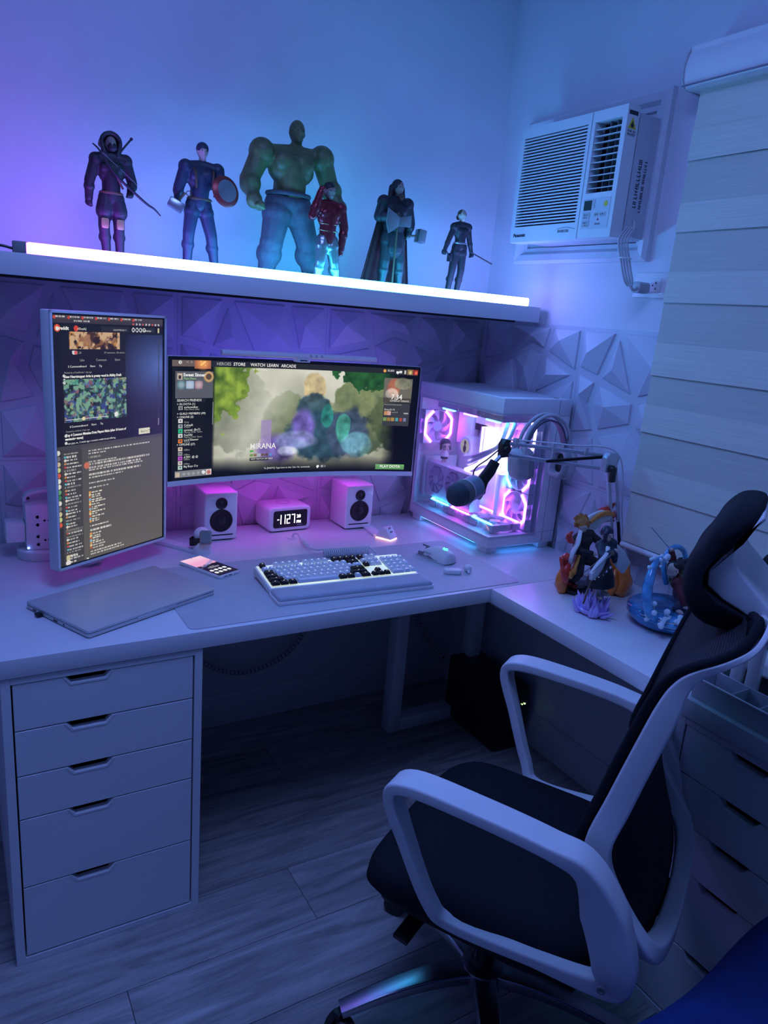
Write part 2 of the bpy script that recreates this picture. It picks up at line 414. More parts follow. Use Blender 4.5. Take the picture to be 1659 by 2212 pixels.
def drawer_cabinet(name, label, loc, rz):
    """front face on local y=0, facing -y, x from 0 to .408"""
    c = thing(name, label, 'drawer cabinet', loc, rz)
    w, h, d = .408, .706, .58 if rz == 0 else .44
    t = .018
    body = G().box(0, t, 0, d, 0, h).box(w-t, w, 0, d, 0, h).box(t, w-t, 0, d, h-.014, h).box(t, w-t, 0, d, 0, .016).box(t, w-t, d-.006, d, .016, h-.014)
    obj('carcass', body, LAMI, c, bevel=.0008, seg=1)
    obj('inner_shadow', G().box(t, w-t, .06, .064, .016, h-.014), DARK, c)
    zs = [.692, .584, .478, .373, .2005, .018]
    for a, b in zip(zs, zs[1:]):
        x0, x1 = t+.0035, w-t-.0035; z1, z0 = a-.0015, b+.0015; cx = .165
        # front with a bevelled finger notch in its top edge
        poly = [(x0, z0), (x1, z0), (x1, z1), (cx+.046, z1), (cx+.033, z1-.016), (cx-.033, z1-.016), (cx-.046, z1), (x0, z1)]
        f = obj('drawer_front', G().prism(poly, .002, .020, 'y'), LAMI, c, bevel=.0008, seg=1)
        lip = [(cx-.050, z1), (cx-.036, z1-.020), (cx+.036, z1-.020), (cx+.050, z1), (cx+.046, z1), (cx+.033, z1-.016), (cx-.033, z1-.016), (cx-.046, z1)]
        obj('handle_lip', G().prism(lip, .0008, .0025, 'y'), WHITE_M, f, label='bevelled lip of the finger notch')
    return c
drawer_cabinet('drawer_cabinet', 'white five-drawer cabinet under the left end of the main desk', (-1.698, -.784, .0), 0)
drawer_cabinet('drawer_cabinet', 'white drawer cabinet in shadow behind the office chair', (-.4655, -1.425, .0), -math.pi/2)

# ================================================================== desk clutter on the right: drawer organizer
oc = mat('clear_tray', (.62, .66, .75), .25, var=.03, trans=.15)
og = thing('desk_organizer', 'shallow frosted organizer tray on the side desk behind the chair', 'organizer', (-.455, -1.435, .750), -math.pi/2)
obj('tray', G().box(0, .34, 0, .075, 0, .004).box(0, .34, 0, .003, .004, .044).box(0, .34, .072, .075, .004, .044).box(0, .003, .003, .072, .004, .044).box(.337, .34, .003, .072, .004, .044), oc, og, bevel=.0008, seg=1)
for x in (.075, .135, .205): obj('divider', G().box(x, x+.002, .003, .072, .004, .040), oc, og)
obj('rim', G().box(0, .34, -.0015, .0035, .044, .0465), WHITE, og)
ob = thing('storage_box', 'white plastic stacking box standing behind the organizer on the side desk', 'storage box', (-.372, -1.435, .750), -math.pi/2)
obj('front_rail', G().box(0, .26, 0, .006, 0, .020).box(0, .26, 0, .006, .130, .175), WHITE, ob, bevel=.002)
obj('side_wall', G().box(0, .004, .006, .20, 0, .17), WHITE, ob); obj('side_wall', G().box(.256, .26, .006, .20, 0, .17), WHITE, ob)
obj('back_wall', G().box(0, .26, .20, .204, 0, .17), WHITE, ob); obj('base', G().box(.004, .256, .006, .20, 0, .004), WHITE, ob); obj('inner_shelf', G().box(.004, .256, .006, .20, .07, .074), WHITE, ob)
for x in (.028, .062, .17): obj('front_post', G().prism(rrect(x, x+.026, .004, .150, .010), -.008, .006, 'y'), WHITE, ob, bevel=.002)

# ================================================================== office chair
ch = thing('office_chair', 'black mesh office chair with white frame and armrests in the foreground', 'office chair', (-.81, -1.35, 0), math.atan2(.5, .866))
CWH = mat('chair_white', (.72, .75, .80), .45, var=.02)
FAB = mat('seat_fabric', (.010, .012, .018), .85, var=.2, scale=300, bump=.3, bscale=900, spec=.2)
def mesh_fab():
    m = bpy.data.materials.new('mesh_fabric'); m.use_nodes = True; nt = m.node_tree; N = nt.nodes; L = nt.links; b = N['Principled BSDF']
    b.inputs['Roughness'].default_value = .8; b.inputs['Specular IOR Level'].default_value = .2
    tc = N.new('ShaderNodeTexCoord'); wv = N.new('ShaderNodeTexWave'); wv.bands_direction = 'Z'; wv.inputs['Scale'].default_value = 90
    L.new(tc.outputs['Object'], wv.inputs[0]); cr = N.new('ShaderNodeValToRGB'); cr.color_ramp.elements[0].color = (.010, .011, .016, 1); cr.color_ramp.elements[1].color = (.035, .037, .048, 1)
    L.new(wv.outputs[0], cr.inputs[0]); L.new(cr.outputs[0], b.inputs['Base Color'])
    bp = N.new('ShaderNodeBump'); bp.inputs['Strength'].default_value = .5; bp.inputs['Distance'].default_value = .002; L.new(wv.outputs[0], bp.inputs['Height']); L.new(bp.outputs[0], b.inputs['Normal'])
    return m
MESHF = mesh_fab()
def sweep(pts, A, B, closed=False, k=6, n=4, lat=None):
    """rounded-rectangle bar along a 3D path; A lateral half width(s), B half thickness(es)"""
    P = spline(pts, k, closed); m = len(pts)
    def val(v, i):
        if not isinstance(v, (list, tuple)): return v
        t = i/k; j = int(t); fr_ = t-j
        a = v[j % m] if closed else v[min(j, m-1)]; b = v[(j+1) % m] if closed else v[min(j+1, m-1)]
        return a+(b-a)*fr_
    rs = []
    for i, p in enumerate(P):
        t = (P[(i+1) % len(P)]-P[i-1]) if closed else (P[min(i+1, len(P)-1)]-P[max(i-1, 0)])
        t.normalize(); l = Vector(lat or (1, 0, 0)); l = (l-t*l.dot(t)).normalized(); nn = t.cross(l)
        a, b = val(A, i), val(B, i); r = min(a, b)*.42
        rs.append([p+l*q[0]+nn*q[1] for q in rrect(-a, a, -b, b, r, n)])
    return G().rings(rs, closed=closed)
for s in (-1, 1):
    loop = [(.282, .120, .700), (.282, .0, .702), (.280, -.13, .693), (.272, -.185, .672), (.262, -.220, .60), (.258, -.250, .505), (.252, -.238, .462), (.245, -.12, .440), (.245, .03, .428), (.262, .070, .470), (.276, .118, .58), (.282, .150, .668)]
    loop = [(s*p[0], p[1], p[2]) for p in loop]
    A = [.029, .028, .027, .026, .023, .020, .015, .013, .013, .015, .018, .024]
    B = [.011, .011, .012, .019, .036, .034, .019, .010, .010, .010, .010, .011]
    obj('armrest', sweep(loop, A, B, True), CWH, ch, smooth=50)
    obj('bolt', G().lathe([(0, 0), (.007, 0), (.007, .002), (.004, .002), (.0035, .0008), (0, .0008)], 16, M=T((s*.281, -.238, .478)) @ RY(s*math.pi/2)), GREY, ch, smooth=30)
# back: closed white rim + mesh sheet
half = [(0, -.322, 1.056), (.12, -.334, 1.078), (.195, -.341, 1.094), (.228, -.330, 1.068), (.234, -.302, 1.042), (.228, -.268, 1.016), (.222, -.242, .985), (.220, -.221, .930), (.219, -.181, .770), (.218, -.160, .670), (.215, -.188, .595), (.205, -.250, .520), (.14, -.278, .492), (0, -.286, .485)]
full = [(-p[0], p[1], p[2]) for p in half[1:-1]][::-1]
rim = half+full
wf = [.004, .004, .004, .004, .005, .007, .012, .018, .020, .021, .022, .020, .017, .016]
wl = wf+wf[1:-1][::-1]
rimb = [(p[0], p[1]-w-.006, p[2]) for p, w in zip(rim, wl)]
bl_ = [.005, .005, .005, .005, .005, .006, .008, .010, .010, .011, .013, .016, .018, .018]
obj('back_frame', sweep(rimb, wl, bl_+bl_[1:-1][::-1], True, lat=(0, 1, 0)), CWH, ch, smooth=50)
hs = spline(half, 4)
def rim_at(t): 
    x = t*(len(hs)-1); i = min(int(x), len(hs)-2); return hs[i].lerp(hs[i+1], x-i)
def back_sheet(dy):
    top = [p for p in half[:4]]; side = [Vector(p) for p in hs if p.z <= 1.069 and p.x > .20]; side.sort(key=lambda p: -p.z)
    sz = [-p.z for p in side]; bot = sorted([p for p in half[-3:]], key=lambda p: p[0])
    rows = []
    for i in range(41):
        t = i/40; row = []
        for j in range(25):
            u = j/12-1; au = abs(u)
            zt = np.interp(au*.228, [p[0] for p in top], [p[2] for p in top]); zb = np.interp(au*.205, [p[0] for p in bot], [p[2] for p in bot])
            z = zt+(zb-zt)*t; w = np.interp(-z, sz, [p.x for p in side]); fs = np.interp(-z, sz, [p.y for p in side])
            if z < .52: w = .205
            cen = np.interp(z, [.485, .6, .7, .8, .9, .97, 1.03, 1.06], [-.286, -.272, -.236, -.212, -.224, -.244, -.290, -.318])
            row.append((w*u, cen+(fs-cen)*au**2.2+dy, z))
        rows.append(row)
    return rows
ra, rb_ = back_sheet(.004), back_sheet(-.004)
obj('back_mesh', G().rings(ra, caps=False, wrap=False).rings([r[::-1] for r in rb_], caps=False, wrap=False), MESHF, ch, smooth=60)
obj('edge_binding', G().tube(spline([(p[0]*.985, p[1]+.004, p[2]) for p in rim], 4, True), .0075, 8, closed=True), FAB, ch, smooth=60)
obj('back_bracket', sweep([(0, -.02, .40), (0, -.16, .405), (0, -.25, .43), (0, -.290, .48)], [.05, .05, .045, .04], .012), BLACK, ch, smooth=50)
# headrest: thick pad in front of a white V-shaped bracket
WPOLY = [(-.312, 1.228), (-.292, 1.182), (-.271, 1.156), (-.256, 1.130), (-.258, 1.106), (-.284, 1.088), (-.311, 1.077), (-.355, 1.054), (-.378, 1.040), (-.392, 1.060), (-.346, 1.092), (-.301, 1.134), (-.286, 1.154), (-.288, 1.174), (-.300, 1.196), (-.318, 1.222)]
obj('headrest_bracket', G().prism(WPOLY, -.105, .105, 'x'), CWH, ch, bevel=.005, seg=3)
PPOLY = [(-.345, 1.052), (-.318, 1.034), (-.270, 1.034), (-.238, 1.056), (-.222, 1.092), (-.223, 1.136), (-.241, 1.174), (-.254, 1.206), (-.276, 1.231), (-.304, 1.236), (-.313, 1.224), (-.290, 1.182), (-.268, 1.156), (-.253, 1.130), (-.255, 1.104), (-.284, 1.084), (-.311, 1.072), (-.340, 1.062)]
PS = spline([(p[0], p[1], 0) for p in PPOLY], 4, True)
rs = []
for i in range(21):
    x = -1+2*i/20; k = max(.30, (1-abs(x)**5)**.4); kb_ = (1-abs(x)**3)*.5+.5
    rs.append([(x*.128, -.258+(p.x+.258)*k+.004*x*x, 1.125+(p.y-1.125)*(k*.55+.45)*(1-.06*x*x)) for p in PS])
obj('headrest_pad', G().rings(rs), FAB, ch, smooth=70)
obj('headrest_post', sweep([(0, -.376, 1.052), (0, -.362, 1.025), (0, -.328, .995), (0, -.296, .985)], [.04, .04, .035, .03], .008), CWH, ch, smooth=50)
# seat
def seat_g():
    g = G(); rs = []
    prof = [(.0, -.045), (.6, -.048), (.92, -.038), (1.0, -.005), (.985, .018), (.93, .032), (.7, .040), (.0, .042)]
    nx = 48
    for k, h in prof:
        ring = []
        for i in range(nx):
            a = 2*math.pi*i/nx; c, s_ = math.cos(a), math.sin(a); e = .42
            x = math.copysign(abs(c)**e, c)*.245; y = math.copysign(abs(s_)**e, s_)*.235
            x *= max(k, .001); y *= max(k, .001)
            z = .418+h+(-.030*max(0, (y-.12)/.115)**2)-.012*math.exp(-((x/.12)**2+(y/.14)**2))*(1 if h > 0 else 0)
            ring.append((x, y+.018, z))
        rs.append(ring)
    return g.rings(rs)
obj('seat_cushion', seat_g(), FAB, ch, smooth=60)
obj('seat_pan', G().box(-.20, .20, -.19, .20, .352, .378), BLACK, ch, bevel=.012)
obj('tilt_mechanism', G().box(-.075, .075, -.14, .13, .296, .352), BLACK, ch, bevel=.015)
obj('lever', sweep([(-.07, .10, .34), (-.16, .12, .335), (-.235, .13, .325)], .016, .005, lat=(0, 1, 0)), BLACK, ch, smooth=50)
obj('gas_lift', G().lathe([(.026, .09), (.026, .20), (.015, .20), (.015, .30)], 20, M=T((0, .03, 0))), BLACK_G, ch, smooth=40)
obj('base_hub', G().lathe([(0, .075), (.045, .075), (.048, .10), (.045, .125), (.03, .13), (0, .13)], 24, M=T((0, .03, 0))), CHROME, ch, smooth=40)
for i in range(5):
    a = math.radians(-46+72*i); dr, df = math.sin(a), math.cos(a)
    pts = [(dr*r, .03+df*r, z) for r, z in ((.03, .108), (.12, .112), (.22, .098), (.315, .072))]
    leg = obj('base_leg', sweep(pts, [.026, .024, .020, .017], [.014, .013, .011, .009], lat=(df, -dr, 0)), CHROME, ch, smooth=50)
    M = T((dr*.315, .03+df*.315, .028)) @ RZ(-a+.5)
    obj('caster', G().lathe([(0, -.022), (.024, -.022), (.027, -.014), (.027, -.004), (.012, -.003), (.012, .003), (.027, .004), (.027, .014), (.024, .022), (0, .022)], 20, M=M @ RY(math.pi/2)).box(-.009, .009, -.012, .012, 0, .042, M=M), BLACK, leg, smooth=40)

# ================================================================== black power supply box under the desk
up = thing('ups_box', 'black battery backup box with two tiny green lights under the desk', 'power supply', (-.100, -.405, 0))
obj('housing', G().box(-.070, .070, -.150, .150, .004, .245), BLACK, up, bevel=.008)
obj('front_bezel', G().prism(rrect(-.062, .062, .015, .235, .01), -.157, -.148, 'y'), BLACK_G, up, bevel=.002)
for i, x in enumerate((.036, .048)): obj('indicator_light', G().ell((x, -.1585, .176), (.0022+.0008*i, .0015, .0022+.0008*i)), emis('green_led', (.55, 1.0, .25), 9, True), up)
obj('label_sticker', G().box(-.035, .02, .06, .11, .245, .2455), mat('grey_sticker', (.12, .12, .15), .6), up)
# ================================================================== ribbed cable sleeves below the desk
sleeve = mat('cable_sleeve_white', (.5, .51, .58), .5)
def ribbed(pts, r, name, label):
    P = spline(pts, 10); g = G().tube(P, r*.86, 10); t = thing(name, label, 'cable sleeve', P[0]); d = tuple(P[0])
    obj('core', off(g, d), BLACK, t, smooth=60)
    acc = 0; ring = None; last = P[0]; seg = []
    L = [0]
    for a, b in zip(P, P[1:]): L.append(L[-1]+(b-a).length)
    s = 0.0
    while s < L[-1]-.016:
        q = []
        for u in (s, s+.006, s+.0125):
            i = max(k for k in range(len(L)-1) if L[k] <= u); f_ = (u-L[i])/max(1e-9, L[i+1]-L[i]); q.append(P[i].lerp(P[i+1], f_))
        g2 = G().tube(q, r, 10)
        obj('sleeve_ring', off(g2, d), sleeve, t, smooth=60); s += .0155
ribbed([(-1.09, -.05, .31), (-1.02, -.05, .25), (-.93, -.05, .215), (-.84, -.05, .22), (-.75, -.05, .26), (-.69, -.05, .33), (-.66, -.05, .45), (-.65, -.05, .66)], .0085, 'cable_sleeve', 'ribbed white cable sleeve drooping behind the drawer cabinet')
ribbed([(-.215, -.03, .45), (-.18, -.035, .30), (-.14, -.05, .22), (-.10, -.07, .17), (-.075, -.10, .14)], .0075, 'cable_sleeve', 'ribbed white cable sleeve running down to the black battery box')

# ================================================================== blue cushion / quilt at the lower right corner
BLU = mat('blue_quilt', (.008, .035, .19), .9, var=.25, scale=12, bump=.5, bscale=60)
def quilt():
    g = G()
    def P(u, v):
        x = -1.30+u*.80; y = -1.745-v*.80
        e = min(1, min(u, 1-u)*7)*min(1, min(v, 1-v)*9+.0)
        w = .016*math.sin(x*13+y*9)+.012*math.sin(x*23-y*17+1)
        z = .53+w*e-.05*(1-math.sqrt(max(0, min(1, v*9))))
        return (x, y+.02*math.sin(x*9), z)
    top = [[P(i/50, j/30) for i in range(51)] for j in range(31)]
    g.rings(top, caps=False, wrap=False)
    sk = [top[0]]+[[(p[0], p[1]+.02, p[2]-(p[2]-.02)*k/4) for p in top[0]] for k in (1, 2, 3, 4)]
    g.rings(sk, caps=False, wrap=False)
    return off(g, (-.6, -2.1, 0))
qb = obj('quilted_blanket', quilt(), BLU, loc=(-.6, -2.1, 0), smooth=70)
tag(qb, 'dark blue quilt over a low bed in the bottom right corner', 'blanket')

# ================================================================== zebra roller blind on the right wall
bl = thing('roller_blind', 'white banded roller blind hanging over the window beside the air conditioner', 'blind', (-.05, -.86, .85))
BX = -.05; Y0, Y1 = -.860, -2.25
def fabric(name, col, al):
    return mat(name, col, .8, var=.07, scale=90, bump=.2, bscale=300, stretch=(1, .05, 4))
FB1 = fabric('blind_opaque', (.68, .68, .60), 1); FB2 = fabric('blind_sheer', (.58, .585, .52), 1)
edges = [2.10, 1.991, 1.916, 1.814, 1.741, 1.640, 1.561, 1.453, 1.365, 1.283, 1.206, 1.106, 1.031, .927, .880]
B0 = (-.05, -.86, .85)
for i, (a, b) in enumerate(zip(edges, edges[1:])):
    # each band leans a little, so that its lower edge stands proud of the next
    op = i % 2 == 1
    g = G().prism([(BX+(-.0015 if op else .0015), a), (BX+(-.0040 if op else .0005), b), (BX+(-.0025 if op else .002), b), (BX+(0 if op else .003), a)], Y1, Y0, 'y')
    obj('band', off(g, B0), FB2 if i in (2, 4, 6, 8, 10) else FB1, bl)
obj('bottom_rail', off(G().prism([(BX+.009*math.cos(t), .868+.009*math.sin(t)) for t in np.linspace(0, 2*math.pi, 16, endpoint=False)], Y1, Y0-.0, 'y'), B0), WHITE, bl, smooth=50)
vp = [(0, 2.08), (-.088, 2.088), (-.098, 2.105), (-.100, 2.13), (-.092, 2.162), (-.078, 2.182), (0, 2.186)]
val = obj('valance', off(G().prism([(RWX+p[0], p[1]) for p in vp[1:-1]]+[], Y1, Y0+.028, 'y'), B0), WHITE, bl, smooth=30)
obj('end_cap', off(G().prism([(RWX+p[0]*1.03, p[1]+(.002 if p[1] > 2.13 else -.002)) for p in vp], Y0+.028, Y0+.034, 'y'), B0), LGREY, bl)
obj('head_box', off(G().box(-.075, RWX, Y1, Y0+.028, 2.084, 2.182), B0), WHITE, bl)
obj('trim_strip', off(G().box(-.0895, -.0865, Y1, Y0+.028, 2.0865, 2.0905), B0), CHROME, bl)

# ================================================================== window air conditioner
AX, AY0, AY1, AZ0, AZ1 = -.144, -.716, -.288, 1.726, 2.060
ACW = mat('ac_plastic', (.76, .80, .84), .38, var=.01)
ac = thing('air_conditioner', 'white window air conditioner with slatted grille set in the right wall', 'air conditioner', (-.06, -.5, 1.70))
A0 = (-.06, -.5, 1.70)
def A(name, g, m, parent=None, **k): return obj(name, off(g, A0), m, parent or ac, **k)
A('body', G().box(-.10, RWX+.02, AY0+.012, AY1-.012, AZ0+.004, AZ1-.012), mat('ac_side', (.60, .62, .68), .45), bevel=.004)
ys = -.588   # split between grille and control column
# front bezel: frame round grille and vent
fx0, fx1 = AX, -.098
fr_g = G()
fr_g.box(fx0, fx1, AY0, AY1, AZ1-.028, AZ1).box(fx0, fx1, ys, AY1, AZ0, AZ0+.046).box(fx0, fx1, AY1-.016, AY1, AZ0+.046, AZ1-.028)
fr_g.box(fx0, fx1, ys, ys+.014, AZ0+.046, AZ1-.028).box(fx0, fx1, AY0, AY0+.016, AZ0, AZ1-.028).box(fx0, fx1, AY0+.016, ys, AZ0, AZ0+.120).box(fx0, fx1, ys-.014, ys, AZ0+.120, AZ1-.028)
A('front_bezel', fr_g, ACW)
A('grille_backing', G().box(-.118, -.110, ys+.014, AY1-.016, AZ0+.046, AZ1-.028), mat('ac_filter', (.10, .12, .16), .8))
A('panel_joint', G().box(fx0-.0006, fx0+.0005, ys-.0012, ys+.0006, AZ0, AZ1), GREY)
sme = None
nS = 29
for i in range(nS):
    z = AZ0+.0505+i*(.256/nS)
    g = G().prism([(-.143, 0), (-.143, .0042), (-.122, .0078), (-.122, .0036)], ys+.014, AY1-.016, 'y')
    if sme is None: o = obj('slat', g, ACW, ac, loc=(-A0[0], -A0[1], z-A0[2])); sme = o.data
    else: obj('slat', None, None, ac, loc=(-A0[0], -A0[1], z-A0[2]), me=sme)
va, vb, vz0, vz1 = AY0+.016, ys-.014, AZ0+.120, AZ1-.028
A('vent_duct', G().box(-.104, -.099, va, vb, vz0, vz1), DARK)
A('vent_fin', G().box(-.125, -.105, vb-.040, vb-.038, vz0, vz1), GREY)
A('vent_fin', G().box(-.125, -.105, vb-.065, vb-.063, vz0, vz1), GREY)
lme = None
for i in range(10):
    z = vz0+.012+i*(vz1-vz0-.016)/10
    g = G().prism([(-.141, 0), (-.141, .002), (-.118, .006), (-.118, .004)], va, vb, 'y')
    if lme is None: o = obj('louver', g, ACW, ac, loc=(-A0[0], -A0[1], z-A0[2])); lme = o.data
    else: obj('louver', None, None, ac, loc=(-A0[0], -A0[1], z-A0[2]), me=lme)
# control panel
INK = mat('ink_dark', (.03, .035, .05), .6); 
pn = A('control_panel', G().box(AX-.0012, AX, -.702, -.600, AZ0+.024, AZ0+.104), mat('ac_panel', (.62, .68, .74), .3), bevel=.0004, seg=1)
A('display_window', G().box(AX-.0022, AX-.001, -.633, -.604, AZ0+.074, AZ0+.100), mat('ac_display', (.02, .05, .04), .15), pn)
def ac_M(y, z): return frame((AX-.0024-A0[0], y-A0[1], z-A0[2]), (0, -1, 0), (0, 0, 1))
for (a, b, c, d) in ((-.647, -.638, .090, .100), (-.647, -.638, .078, .087), (-.664, -.648, .055, .066), (-.690, -.668, .055, .066), (-.632, -.604, .050, .068), (-.632, -.604, .029, .047)):
    A('button', G().box(AX-.0024, AX-.001, a, b, AZ0+c, AZ0+d), LGREY, pn, bevel=.0005, seg=1)
A('badge', G().lathe([(0, 0), (.0075, 0), (.0075, .001), (0, .001)], 20, M=T((AX-.001, -.686, AZ0+.088)) @ RY(-math.pi/2)), mat('yellow_badge', (.75, .62, .10), .5), pn)
def print_row(name, M, w, h, m, parent, seed):
    # print too small to read in the photograph: a row of tiny strokes
    r = random.Random(seed); g = G(); x = 0
    while x < w:
        k = r.random(); l = h*r.uniform(.3, .6)
        if k < .3: g.box(x, x+h*.16, 0, h, 0, .0003, M=M); x += h*.35
        elif k < .6: g.box(x, x+l, 0, h*.18, 0, .0003, M=M).box(x, x+h*.16, 0, h, 0, .0003, M=M); x += l+h*.25
        elif k < .85: g.box(x, x+l, h*.4, h*.58, 0, .0003, M=M).box(x+l-h*.16, x+l, 0, h, 0, .0003, M=M); x += l+h*.25
        else: x += h*.4
    return obj(name, g, m, parent)
for w_, y_, z_ in ((.016, -.609, .060), (.013, -.609, .053), (.015, -.609, .039), (.017, -.609, .032), (.012, -.650, .059), (.016, -.671, .059), (.020, -.655, .034), (.010, -.612, .083)):
    print_row('printed_row', ac_M(y_, AZ0+z_), w_, .0042, INK, pn, int(w_*1e4+z_*1e4))
A('arrow_mark', G().prism([(-.668, AZ0+.046), (-.660, AZ0+.046), (-.664, AZ0+.052)], AX-.002, AX-.0008, 'x'), mat('red_ink', (.4, .03, .04), .5), pn)
text('brand_lettering', 'Panasonic', .0145, frame((AX-.0006-A0[0], AY1-.016-A0[1], AZ0+.016-A0[2]), (0, -1, 0), (0, 0, 1)), INK, ac, bold=.0004)
text('badge_lettering', 'INVERTER', .0105, frame((AX-.0006-A0[0], ys+.082-A0[1], AZ0+.020-A0[2]), (0, -1, 0), (.0, 0, 1)), GREY, ac, bold=.0002)
A('badge_arc', G().tube([(AX-.0004, ys+.086-.075*t, AZ0+.026+.008*math.sin(math.pi*(.15+t*.8))) for t in np.linspace(0, 1, 12)], .0007, 6), GREY)
# warning sticker on the side, stencilled lettering further back
wy = AY0-.0004
st = A('warning_sticker', G().box(-.139, -.106, wy-.0006, wy, AZ1-.075, AZ1-.012), WHITE)
A('sticker_band', G().box(-.139, -.106, wy-.0012, wy-.0004, AZ1-.024, AZ1-.014), INK, st)
A('sticker_triangle', G().prism([(-.138, AZ1-.058), (-.107, AZ1-.058), (-.1225, AZ1-.029)], wy-.0012, wy-.0004, 'y'), mat('warn_yellow', (.80, .62, .05), .5), st)
A('flame_mark', G().prism([(-.127, AZ1-.055), (-.118, AZ1-.055), (-.1165, AZ1-.049), (-.120, AZ1-.045), (-.1225, AZ1-.038), (-.1255, AZ1-.045), (-.1285, AZ1-.049)], wy-.0018, wy-.001, 'y'), INK, st)
print_row('printed_row', frame((-.138-A0[0], wy-.0012-A0[1], AZ1-.067-A0[2]), (1, 0, 0), (0, 0, 1)), .030, .006, INK, st, 5)
print_row('printed_row', frame((-.138-A0[0], wy-.0012-A0[1], AZ1-.074-A0[2]), (1, 0, 0), (0, 0, 1)), .028, .005, INK, st, 6)
A('side_shell', G().box(-.092, RWX, AY0-.001, AY0+.012, AZ0+.006, AZ1-.014), mat('ac_side', (.6, .62, .68)))
print_row('stencil_marks', frame((-.062-A0[0], AY0-.0016-A0[1], AZ0+.085-A0[2]), (0, 0, 1), (-1, 0, 0)), .125, .013, INK, ac, 9)
print_row('stencil_marks', frame((-.042-A0[0], AY0-.0016-A0[1], AZ0+.075-A0[2]), (0, 0, 1), (-1, 0, 0)), .135, .010, INK, ac, 12)
# cord bundle and plug
cord = mat('cord_white', (.52, .54, .58), .5)
cg = G()
for k in range(4):
    ph = k*.7
    cg.tube(spline([(-.10+.006*k, -.735-.004*k, 1.755), (-.118+.005*k, -.728-.006*k, 1.72), (-.110+.006*k, -.742-.005*k, 1.66), (-.098+.004*k, -.752-.006*k, 1.615), (-.085, -.758-.004*k, 1.60)], 6), .0029, 8)
cg.tube(spline([(-.06, AY0-.002, 1.775), (-.075, -.735, 1.77), (-.085, -.745, 1.75), (-.09, -.745, 1.73)], 6), .0042, 8)
cg.tube(spline([(-.085, -.765, 1.60), (-.080, -.770, 1.592), (-.066, -.768, 1.592), (-.050, -.760, 1.600)], 6), .0042, 8)
cd = A('power_cord', cg, cord, smooth=60)
A('cord_tie', G().tube([(-.105+.018*math.cos(t), -.748+.016*math.sin(t), 1.672) for t in np.linspace(0, 2*math.pi, 14, endpoint=False)], .0022, 6, closed=True), WHITE, cd, smooth=60)
A('plug', G().prism(rrect(-.774, -.742, 1.585, 1.615, .008), -.055, -.012, 'x'), LGREY, cd, bevel=.003)
# wall outlet
ou = thing('wall_outlet', 'white wall outlet plate with the air conditioner plug in it', 'outlet', (RWX, -.757, 1.575))
obj('plate', G().box(-.009, 0, -.058, .058, 0, .070), WHITE, ou, bevel=.003)
obj('socket', G().box(-.011, -.009, -.040, -.006, .016, .054), WHITE, ou, bevel=.001)
for z in (.026, .042): obj('socket_slot', G().prism([(-.026, z-.003), (-.021, z-.003), (-.0235, z+.003)], -.0116, -.0108, 'x'), DARK, ou)
obj('socket_hole', G().lathe([(0, 0), (.002, 0), (.002, .0006), (0, .0006)], 10, M=T((-.0108, -.012, .034)) @ RY(-math.pi/2)), DARK, ou)
obj('light_seam', G().box(-.0105, -.0088, -.052, .055, .010, .0135), mat('pale_edge', (.8, .85, .9), .2), ou)
# ================================================================== picture painting for the screens (grids of coloured cells)
def lin(c): c = np.asarray(c, float); return np.where(c <= .04045, c/12.92, ((c+.055)/1.055)**2.4)
def hexc(h): return np.array([int(h[i:i+2], 16)/255 for i in (0, 2, 4)])
rng = np.random.RandomState(3)
def vnoise(w, h, cells, oct_=4, seed=0):
    r = np.random.RandomState(seed); out = np.zeros((h, w)); amp = 1; tot = 0
    for o in range(oct_):
        cx, cy = int(cells*2**o)+2, int(cells*2**o*h/w)+2
        gd = r.rand(cy+1, cx+1); x = np.linspace(0, cx-1e-6, w); y = np.linspace(0, cy-1e-6, h)
        xi = x.astype(int); yi = y.astype(int); fx = x-xi; fy = y-yi; fx = fx*fx*(3-2*fx); fy = fy*fy*(3-2*fy)
        a = gd[yi][:, xi]; b = gd[yi][:, np.minimum(xi+1, cx)]; c = gd[np.minimum(yi+1, cy)][:, xi]; d = gd[np.minimum(yi+1, cy)][:, np.minimum(xi+1, cx)]
        out += amp*((a*(1-fx)+b*fx)*(1-fy[:, None])+(c*(1-fx)+d*fx)*fy[:, None]); tot += amp; amp *= .5
    return out/tot
